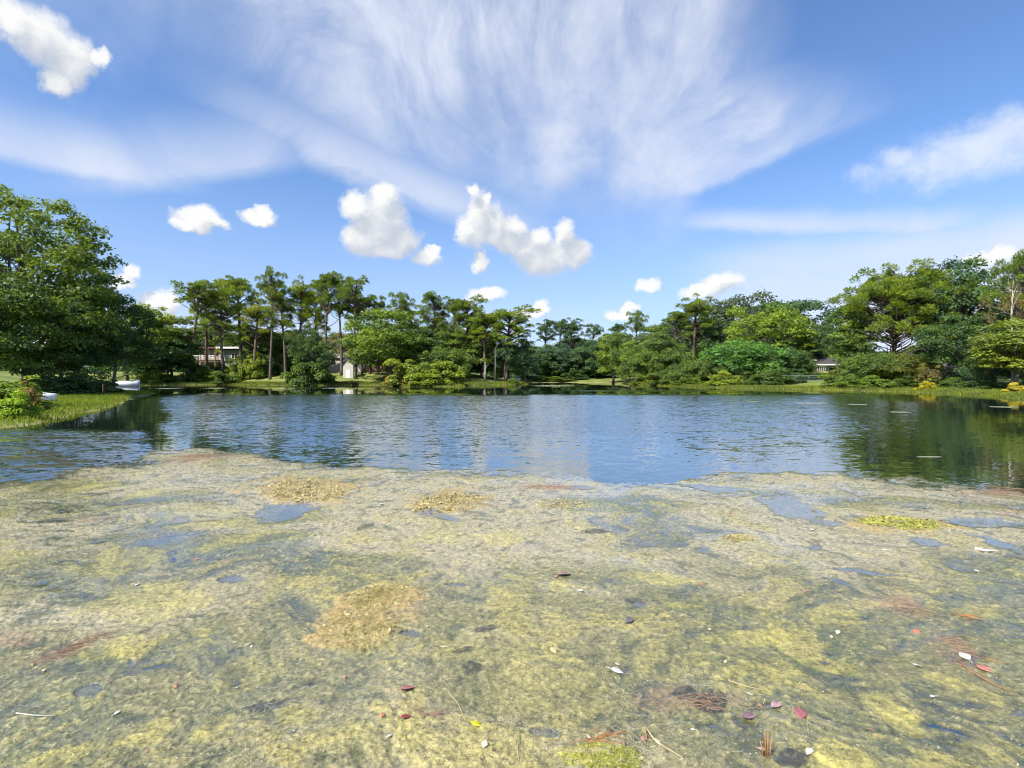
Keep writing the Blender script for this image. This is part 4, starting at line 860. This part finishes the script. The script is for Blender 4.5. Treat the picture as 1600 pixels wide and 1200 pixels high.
x_, y_ = at(60, 598, 33)[0], 33.; o = empty('rowing_boat', (x_, y_, gz(x_, y_)+1.05), 0); o.rotation_euler = (math.pi, .08, .5); hull('hull', 1.9, .8, .40, M_ALU, M_TRIM, o); tag(o, 'small white boat lying upside down beside the bush on the point', 'boat')
o.location.z = gz(x_, y_)+.62
x_, y_ = at(811, 590, 128)[0]-1.5, 119.; o = empty('dinghy', (x_, y_, gz(x_, y_)+.95), 0); o.rotation_euler = (math.pi, 0, .2); hull('hull', 3.6, 1.6, .85, M_ALU, M_TRIM, o); tag(o, 'white hull turned upside down on the bank at the far cove', 'boat')
# ------------------------------------------------------------------ floating strips on the open water
M_STRIP = plain('pale_weed', (0.26, 0.26, 0.18), .7, .3, 20)
def strip_obj(px, py, wpx, seed, label, group=None, deep=.5):
    rng = np.random.default_rng(seed); x, y = gp(px, py); w = wpx/F*y/2; n_ = 22; d = y*y/1600*deep*2.2
    top, bot = [], []
    for i in range(n_+1):
        t = -1+2*i/n_; e = math.sqrt(max(0, 1-t*t))*d*rng.uniform(.35, 1.0); top.append((t*w, e, .006)); bot.append((t*w, -e*rng.uniform(.4, 1), .006))
    V = top+bot; k = n_+1; Fs = [(i, k+i, k+i+1, i+1) for i in range(n_)]; V2 = [(a, b, -.02) for (a, b, c) in V]
    Fs2 = [tuple(2*k+q for q in f[::-1]) for f in Fs]; side_ = [(i, i+1, 2*k+i+1, 2*k+i) for i in range(n_)]+[(k+i+1, k+i, 3*k+i, 3*k+i+1) for i in range(n_)]
    me = bpy.data.meshes.new('weed_strip'); me.from_pydata(V+V2, [], Fs+Fs2+side_); me.update(); o = link('weed_strip', me, None, M_STRIP); o.location = (x, y, 0)
    return tag(o, label, 'weed strip', group)
GS = 'pale weed strips on the calm water by the right bank'
for i, (px, py, w) in enumerate([(1268, 630, 52), (1340, 632, 26), (1406, 644, 30), (1175, 627, 12), (1570, 636, 40)]): strip_obj(px, py, w, i, 'thin pale strip of weed floating off the right bank', GS)
strip_obj(1452, 714, 40, 20, 'pale strip of weed floating alone in the dark reflections before the mat')
GS2 = 'pale weed strips off the grassy point'
for i, (px, py, w) in enumerate([(205, 613, 36), (215, 619, 30), (185, 624, 40), (262, 607, 26)]): strip_obj(px, py, w, 30+i, 'thin pale strip of weed floating off the tip of the grassy point', GS2)
GS3 = 'pale weed strips before the far bank'
for i, (px, py, w) in enumerate([(525, 606.5, 40), (865, 603, 66), (448, 608, 16), (335, 607, 20), (330, 615, 24)]): strip_obj(px, py, w, 40+i, 'thin pale strip of weed floating off the far bank', GS3)

# ------------------------------------------------------------------ golden water plants, leaves, twigs on the mat
def colour_leaf_mat(name, a, b): 
    m, nt, out = mat(name); t = E(attr(nt, 'tone')); principled(nt, out, Base_Color=mixc(t, a, b), Roughness=.5, Specular_IOR_Level=.4); return m
M_GOLD = colour_leaf_mat('golden_plant', (0.17, 0.14, 0.04), (0.50, 0.41, 0.18)); M_MOSS = colour_leaf_mat('moss_plant', (0.12, 0.15, 0.02), (0.46, 0.43, 0.09))
def plant_patch(cx, cy, rx, ry, n_, sz, m_, label, seed, rot=0):
    rng = np.random.default_rng(seed); c, s = math.cos(math.radians(rot)), math.sin(math.radians(rot))
    A = rng.uniform(-1, 1, (n_*11, 2)); a, b = A[:, 0], A[:, 1]; r = np.hypot(a, b)
    ok = (r < 1-.35*np.abs(np.sin(5*np.arctan2(b, a)+seed))*rng.random(len(a))-.12*rng.random(len(a))) & (vnoise(a*4+seed, b*4., seed)*.6+vnoise(a*11., b*9.+seed, seed+5)*.4 > .27+.5*r*r*rng.random(len(a)))
    a, b = a[ok][:n_], b[ok][:n_]; PY_ = cy+a*rx*s+b*ry*c; Yw = CAMH*F/(PY_-HZ); P = np.stack([(cx+a*rx*c-b*ry*s-800)/F*Yw, Yw], -1)
    P = np.array(P); x0, y0 = P.mean(0); Z = np.array([mat_z(x, y) for x, y in P]); k = len(P)
    ctr = np.stack([P[:, 0]-x0, P[:, 1]-y0, Z+sz*rng.uniform(.0, .5, k)], -1); ss = sz*np.exp(rng.normal(size=k)*.5)*.58
    V, Fq = cards(ctr, rng.normal(size=(k, 3))*.38+np.array([0, -.1, 1.]), ss, ss*.5, rng)
    me = np_mesh('water_plants', V, Fq, {'tone': ('FLOAT', np.repeat(np.clip(rng.random(k)*.7+.6*(vnoise(P[:, 0]*6, P[:, 1]*6, seed)-.2), 0, 1), 4))}); o = link('water_plants', me, None, m_); o.location = (x0, y0, 0); return tag(o, label, 'water plants', kind='stuff')
plant_patch(475, 768, 84, 20, 5200, .019, M_GOLD, 'golden brown patch of water plants beside the blue pool in the mat', 1)
plant_patch(700, 787, 64, 17, 4200, .018, M_GOLD, 'golden brown arc of water plants in the middle of the mat', 2, -6)
plant_patch(1410, 820, 84, 12, 4200, .017, M_MOSS, 'olive lens-shaped patch of water plants on the right of the mat', 3, 4)
plant_patch(590, 935, 56, 24, 4600, .011, M_GOLD, 'golden patch of small leaved water plants, upper one of a close pair', 4, -8)
plant_patch(560, 985, 66, 40, 5200, .011, M_GOLD, 'golden patch of small leaved water plants, lower one of a close pair', 5, -8)
plant_patch(945, 1190, 76, 26, 4200, .007, M_MOSS, 'mossy green cushion of tiny leaves among twigs', 6)
plant_patch(1155, 842, 30, 8, 700, .014, M_GOLD, 'small straw-coloured tuft of water plants', 7)
plant_patch(880, 788, 60, 10, 900, .016, M_GOLD, 'thin scattered golden water plants past the arc', 8)

def leaf_mesh(L, W, heart=False, curl=.15, seed=0):
    rng = np.random.default_rng(seed); n_ = 9; V = []; Fs = []
    for i in range(n_):
        t = i/(n_-1); w = W*(math.sin(math.pi*min(1, t**(.55 if heart else .8)))+.0)*(1 if i else .1)*rng.uniform(.92, 1.08); z = curl*L*(t-.5)**2
        V += [(L*(t-.5), -w, z+abs(w)*.35), (L*(t-.5), 0, z), (L*(t-.5), w, z+abs(w)*.35)]
    for i in range(n_-1):
        a = i*3; Fs += [(a, a+1, a+4, a+3), (a+1, a+2, a+5, a+4)]
    me = bpy.data.meshes.new('leaf'); me.from_pydata(V, [], Fs); me.update(); me.polygons.foreach_set('use_smooth', np.ones(len(me.polygons), bool)); return me
LC = {}
def leafmat(c):
    if c not in LC:
        m, nt, out = mat('fallen_leaf_%d' % len(LC)); n = noise(objcoord(nt), 45, 4, .6); principled(nt, out, Base_Color=mixc(smooth(n, .3, .7), tuple(q*.6 for q in c), c), Roughness=.45); LC[c] = m
    return LC[c]
def leaf(px, py, wpx, c, label, group=None, heart=False, seed=0, rz=None):
    x, y = gp(px, py); L = wpx/F*y*1.15; o = empty('leaf', (x, y, mat_z(x, y)+.006)); rng = random.Random(seed+px)
    b = link('blade', leaf_mesh(L, L*.32, heart, .2, seed), o, leafmat(c)); s = b.modifiers.new('thickness', 'SOLIDIFY'); s.thickness = .0015
    MB().tube([(-L*.5, 0, .002+.2*L*.25), (-L*.7, L*.05, .004), (-L*.85, L*.1, .002)], .0016, 5).build('stalk', leafmat(c), o)
    o.rotation_euler = (rng.uniform(-.2, .2), rng.uniform(-.15, .15), rng.uniform(0, 6.28) if rz is None else rz); return tag(o, label, 'leaf', group)
leaf(742, 1137, 17, (0.62, 0.62, 0.02), 'bright yellow heart-shaped leaf lying on the weed', None, True, 1, 2.6)
leaf(634, 1128, 15, (0.34, 0.06, 0.05), 'dark red leaf lying on the weed', None, False, 2, .4)
leaf(637, 1080, 20, (0.46, 0.18, 0.16), 'ragged pinkish red leaf lying on the weed above the dark red one', None, False, 3, .2)
leaf(597, 1125, 10, (0.55, 0.22, 0.14), 'small salmon pink leaf beside the dark red leaf', None, False, 4)
leaf(1005, 1158, 12, (0.62, 0.30, 0.22), 'round salmon leaf beside the long straw stick', None, True, 5)
leaf(1027, 1164, 11, (0.70, 0.62, 0.40), 'cream leaf lying across the long straw stick', None, False, 6)
leaf(1171, 1124, 20, (0.26, 0.15, 0.17), 'purple curled leaf above the upright orange stalks', None, False, 7, .1)
leaf(1189, 1174, 14, (0.62, 0.42, 0.34), 'pale pink leaf at the foot of the upright orange stalks', None, True, 8)
leaf(1250, 1120, 24, (0.36, 0.12, 0.13), 'crimson crumpled leaf on the pale weed ridge', None, False, 9)
leaf(1212, 1105, 20, (0.45, 0.29, 0.29), 'dusty pink crumpled leaf on the pale weed ridge', None, False, 10)
leaf(1264, 1181, 14, (0.72, 0.68, 0.58), 'round cream white leaf beside the dark weed clump', None, True, 11)
leaf(1432, 990, 13, (0.60, 0.20, 0.12), 'orange red leaf below the fan of reddish needles', None, False, 12)
leaf(1538, 1050, 20, (0.58, 0.24, 0.17), 'salmon leaf below the white one on the reddish twigs', None, False, 13)
leaf(1507, 1028, 18, (0.80, 0.78, 0.74), 'white crumpled leaf on the reddish twigs', None, False, 14)
leaf(964, 1052, 18, (0.74, 0.72, 0.66), 'whitish narrow leaf on the grey weed ridge', None, False, 15, -.5)
leaf(757, 1172, 14, (0.72, 0.66, 0.50), 'cream curled leaf below the bright yellow leaf', None, False, 16)
leaf(1309, 991, 9, (0.78, 0.75, 0.62), 'cream white leaf on the mat, larger of two close together', None, True, 17); leaf(1299, 998, 7, (0.74, 0.72, 0.50), 'cream white leaf on the mat, smaller of two close together', None, True, 18)
leaf(880, 900, 22, (0.42, 0.25, 0.22), 'faded pink leaf among the yellow algae', None, False, 19); leaf(865, 1022, 14, (0.72, 0.55, 0.30), 'tan leaf on the olive weed', None, False, 20)
leaf(983, 975, 16, (0.14, 0.12, 0.13), 'dark violet leaf on the dark weed', None, False, 21)
GL = 'small scraps of leaf on the mat'
rl = random.Random(3)
for i in range(46):
    py = 770+(rl.random()**.8)*420; px = rl.uniform(20, 1580); c = rl.choice([(0.72, 0.68, 0.55), (0.66, 0.55, 0.30), (0.55, 0.25, 0.16), (0.74, 0.72, 0.68), (0.40, 0.32, 0.14)])
    leaf(px, py, rl.uniform(5, 8.5), c, 'tiny scrap of leaf lying loose on the weed', GL, rl.random() < .5, 100+i)

M_TWIG = plain('orange_stalk', (0.52, 0.24, 0.08), .6, .35, 30); M_STRAW = plain('straw_stick', (0.60, 0.48, 0.26), .6, .3, 30); M_REDN = plain('red_needles', (0.34, 0.21, 0.145), .6, .4, 30); M_WSTICK = plain('bleached_stick', (0.72, 0.70, 0.66), .6, .2, 20)
def stick(pts_px, r, m_, name, label, cat, lift=.01, up=None, group=None):
    """a stick through photo points on the mat; up: heights above the mat"""
    W = [gp(*p) for p in pts_px]; x0, y0 = W[0]; mb = MB()
    P = [(x-x0, y-y0, mat_z(x, y)+lift+(up[i] if up else 0)) for i, (x, y) in enumerate(W)]
    mb.tube(P, [r*(1-.55*i/(len(P)-1)) for i in range(len(P))], 6); o = mb.build(name, m_, None, True); o.location = (x0, y0, 0); return tag(o, label, cat, group)
stick([(1009, 1143), (1020, 1158), (1030, 1167), (1068, 1192)], .004, M_STRAW, 'twig', 'long straw-coloured stick crossing the weed', 'twig')
stick([(1010, 1160), (1009, 1147), (1008, 1141)], .003, M_TWIG, 'twig', 'short orange stick at the end of the straw stick', 'twig')
stick([(1380, 862+0), (1395, 863)], .004, M_WSTICK, 'twig', 'short bleached twig on the wet weed', 'twig')
stick([(1523, 860), (1540, 863), (1562, 863)], .016, M_WSTICK, 'branch', 'bleached white stick lying at the edge of the wet weed', 'branch')
stick([(700, 1085), (716, 1105), (726, 1130)], .0022, M_STRAW, 'grass_stem', 'thin curved straw stem above the bright yellow leaf', 'stem')
stick([(812, 1155), (808, 1175), (810, 1195)], .0022, M_STRAW, 'grass_stem', 'thin straw stem hanging down towards the mossy cushion', 'stem')
stick([(25, 1118), (50, 1123), (85, 1124)], .0028, M_WSTICK, 'twig', 'thin whitish twig on the left of the mat', 'twig')
stick([(1140, 1068), (1165, 1077), (1200, 1085)], .003, M_STRAW, 'twig', 'straw twig along the pale weed ridge', 'twig')
stick([(1495, 1035), (1520, 1055), (1560, 1078), (1600, 1090)], .004, M_TWIG, 'twig', 'long orange twig under the salmon leaf', 'twig')
stick([(1535, 1030), (1570, 1042)], .003, M_TWIG, 'twig', 'short orange twig beside the white crumpled leaf', 'twig')
# upright orange stalks: one thing, its stalks its parts
xs, ys = gp(1197, 1184); o = empty('dead_stalks', (xs, ys, mat_z(xs, ys)))
for i, (ax_, hz_, lx) in enumerate([(-.012, .085, -.02), (.0, .135, -.004), (.01, .12, .006), (.02, .10, .022), (.006, .06, .01)]):
    MB().tube([(ax_, 0, -.01), (ax_+lx*.5, .004*i, hz_*.5), (ax_+lx, .006*i, hz_)], [.0035, .003, .0012], 6).build('stalk', M_TWIG, o, True)
tag(o, 'tuft of upright orange dead stalks standing out of the weed', 'stalks')
def needles(cx, cy, rx, ry, n_, m_, label, seed, rot=0, L=.14, group=None):
    rng = random.Random(seed); x0, y0 = gp(cx, cy); mb = MB(); c, s = math.cos(math.radians(rot)), math.sin(math.radians(rot))
    for i in range(n_):
        a, b = rng.gauss(0, .45)*rx, rng.gauss(0, .45)*ry; x, y = gp(cx+a*c-b*s, cy+a*s+b*c); an = math.radians(-rot)+rng.gauss(0, .45); l = L*rng.uniform(.5, 1.1)
        z = mat_z(x, y)+.008; k = rng.gauss(0, .12)
        mb.tube([(x-x0, y-y0, z), (x-x0+math.cos(an)*l*.5, y-y0+math.sin(an)*l*.5, z+.008), (x-x0+math.cos(an+k)*l, y-y0+math.sin(an+k)*l, z)], .0013*max(1, y/5), 4)
    o = mb.build('pine_needles', m_, None); o.location = (x0, y0, 0); return tag(o, label, 'pine needles', group)
needles(95, 1020, 74, 6, 40, M_REDN, 'long reddish drift of pine needles on the left of the mat', 1, -24, .20)
needles(1080, 1098, 66, 15, 36, M_REDN, 'reddish pine needles tangled round a dark weed clump', 2, 6, .14)
needles(1395, 945, 46, 13, 28, M_REDN, 'fan of reddish pine needles on grey weed', 3, 20, .25)
needles(930, 1160, 45, 4, 26, M_TWIG, 'orange bundle of pine needles beside the mossy cushion', 4, -10, .13)
needles(1540, 768, 40, 10, 34, M_REDN, 'reddish needles near the open water on the right', 5, 8, .5)
needles(297, 716, 46, 6, 40, M_REDN, 'reddish needles at the edge of the mat by the streaked water', 6, -4, .7)
needles(1500, 965, 24, 5, 16, M_TWIG, 'small orange cluster of needles right of the fan', 7, 0, .14)
needles(850, 762, 44, 4, 24, M_REDN, 'faint reddish needles at the middle of the mat edge', 8, 0, .5)
needles(660, 1120, 26, 6, 18, M_REDN, 'few brown needles beside the dark red leaf', 9, 5, .11)
needles(1485, 1010, 40, 12, 26, M_REDN, 'reddish needles above the white crumpled leaf', 10, 30, .18)
# uncountable bits: flecks and root threads
rg = np.random.default_rng(12); n_ = 30000; py = 745+(rg.random(n_)**.75)*455; px = rg.uniform(-150, 1750, n_); Yv = CAMH*F/(py-HZ); Xv = (px-800)/F*Yv
Zv = np.array([mat_z(a, b) for a, b in zip(Xv, Yv)]); k = Zv > .001; Xv, Yv, Zv = Xv[k], Yv[k], Zv[k]; s = .0036*rg.uniform(.3, 1.7, len(Xv))*np.maximum(.75, Yv/5.0)**.6
V, Fq = cards(np.stack([Xv, Yv, Zv+.004], -1), rg.normal(size=(len(Xv), 3))*.35+np.array([0, 0, 1.]), s, s*rg.uniform(.3, .9, len(Xv)), rg)
pal = np.array([(.62, .58, .44), (.50, .46, .22), (.05, .055, .035), (.30, .16, .08), (.70, .68, .60), (.08, .10, .05), (.40, .42, .12), (.03, .03, .03)]); ci = rg.choice(len(pal), len(Xv), p=[.10, .16, .22, .08, .05, .16, .13, .10])
me = np_mesh('floating_bits', V, Fq, {'weed': ('FLOAT_COLOR', np.repeat(np.concatenate([pal[ci], np.ones((len(ci), 1))], 1), 4, axis=0))})
m, nt, out = mat('bits'); principled(nt, out, Base_Color=attr(nt, 'weed', 'Color'), Roughness=.6); tag(link('floating_bits', me, None, m), 'flecks of leaf and bark scattered over the weed', 'debris', kind='stuff')
rg = np.random.default_rng(13); V = []; Fs = []
def thread(px, py, n_, step, w, ang):
    x, y = gp(px, py); pts = []
    for i in range(n_): pts.append((x, y)); ang += rg.normal()*.22; x += math.cos(ang)*step; y += math.sin(ang)*step
    b = len(V)
    for i, (x, y) in enumerate(pts):
        j = min(i, n_-2); dx_, dy_ = pts[j+1][0]-pts[j][0], pts[j+1][1]-pts[j][1]; l = math.hypot(dx_, dy_); nx_, ny_ = -dy_/l*w, dx_/l*w; z = mat_z(x, y)+.005
        V.extend([(x-nx_, y-ny_, z), (x, y, z+w), (x+nx_, y+ny_, z)])
        if i: a = b+(i-1)*3; Fs.extend([(a, a+1, a+4, a+3), (a+1, a+2, a+5, a+4)])
for i in range(34): t = rg.random(); thread(450+rg.normal()*16-110*max(0, t-.55), 1000+t*130+rg.normal()*6, 10, .022, .0010, rg.uniform(0, 6.28))
for i in range(44): t = rg.random(); thread(940+t*75+rg.normal()*12, 1035+t*165, 9, .020, .0010, rg.uniform(0, 6.28))
for i in range(44): t = rg.random(); thread(250+t*200+rg.normal()*20, 1150+rg.normal()*20+rg.random()*40, 8, .016, .0010, rg.uniform(0, 6.28))
for i in range(30): t = rg.random(); thread(1060+t*260+rg.normal()*14, 1062+t*80+rg.normal()*8, 9, .02, .0010, rg.uniform(0, 6.28))
for i in range(150): thread(rg.uniform(-50, 1650), 820+rg.random()**.7*370, 7, .022, .0010, rg.uniform(0, 6.28))
me = np_mesh('root_threads', np.array(V), np.array(Fs)); tag(link('root_threads', me, None, plain('pale_root', (0.42, 0.40, 0.27), .7, .35, 12)), 'pale root threads trailing over the weed', 'roots', kind='stuff')
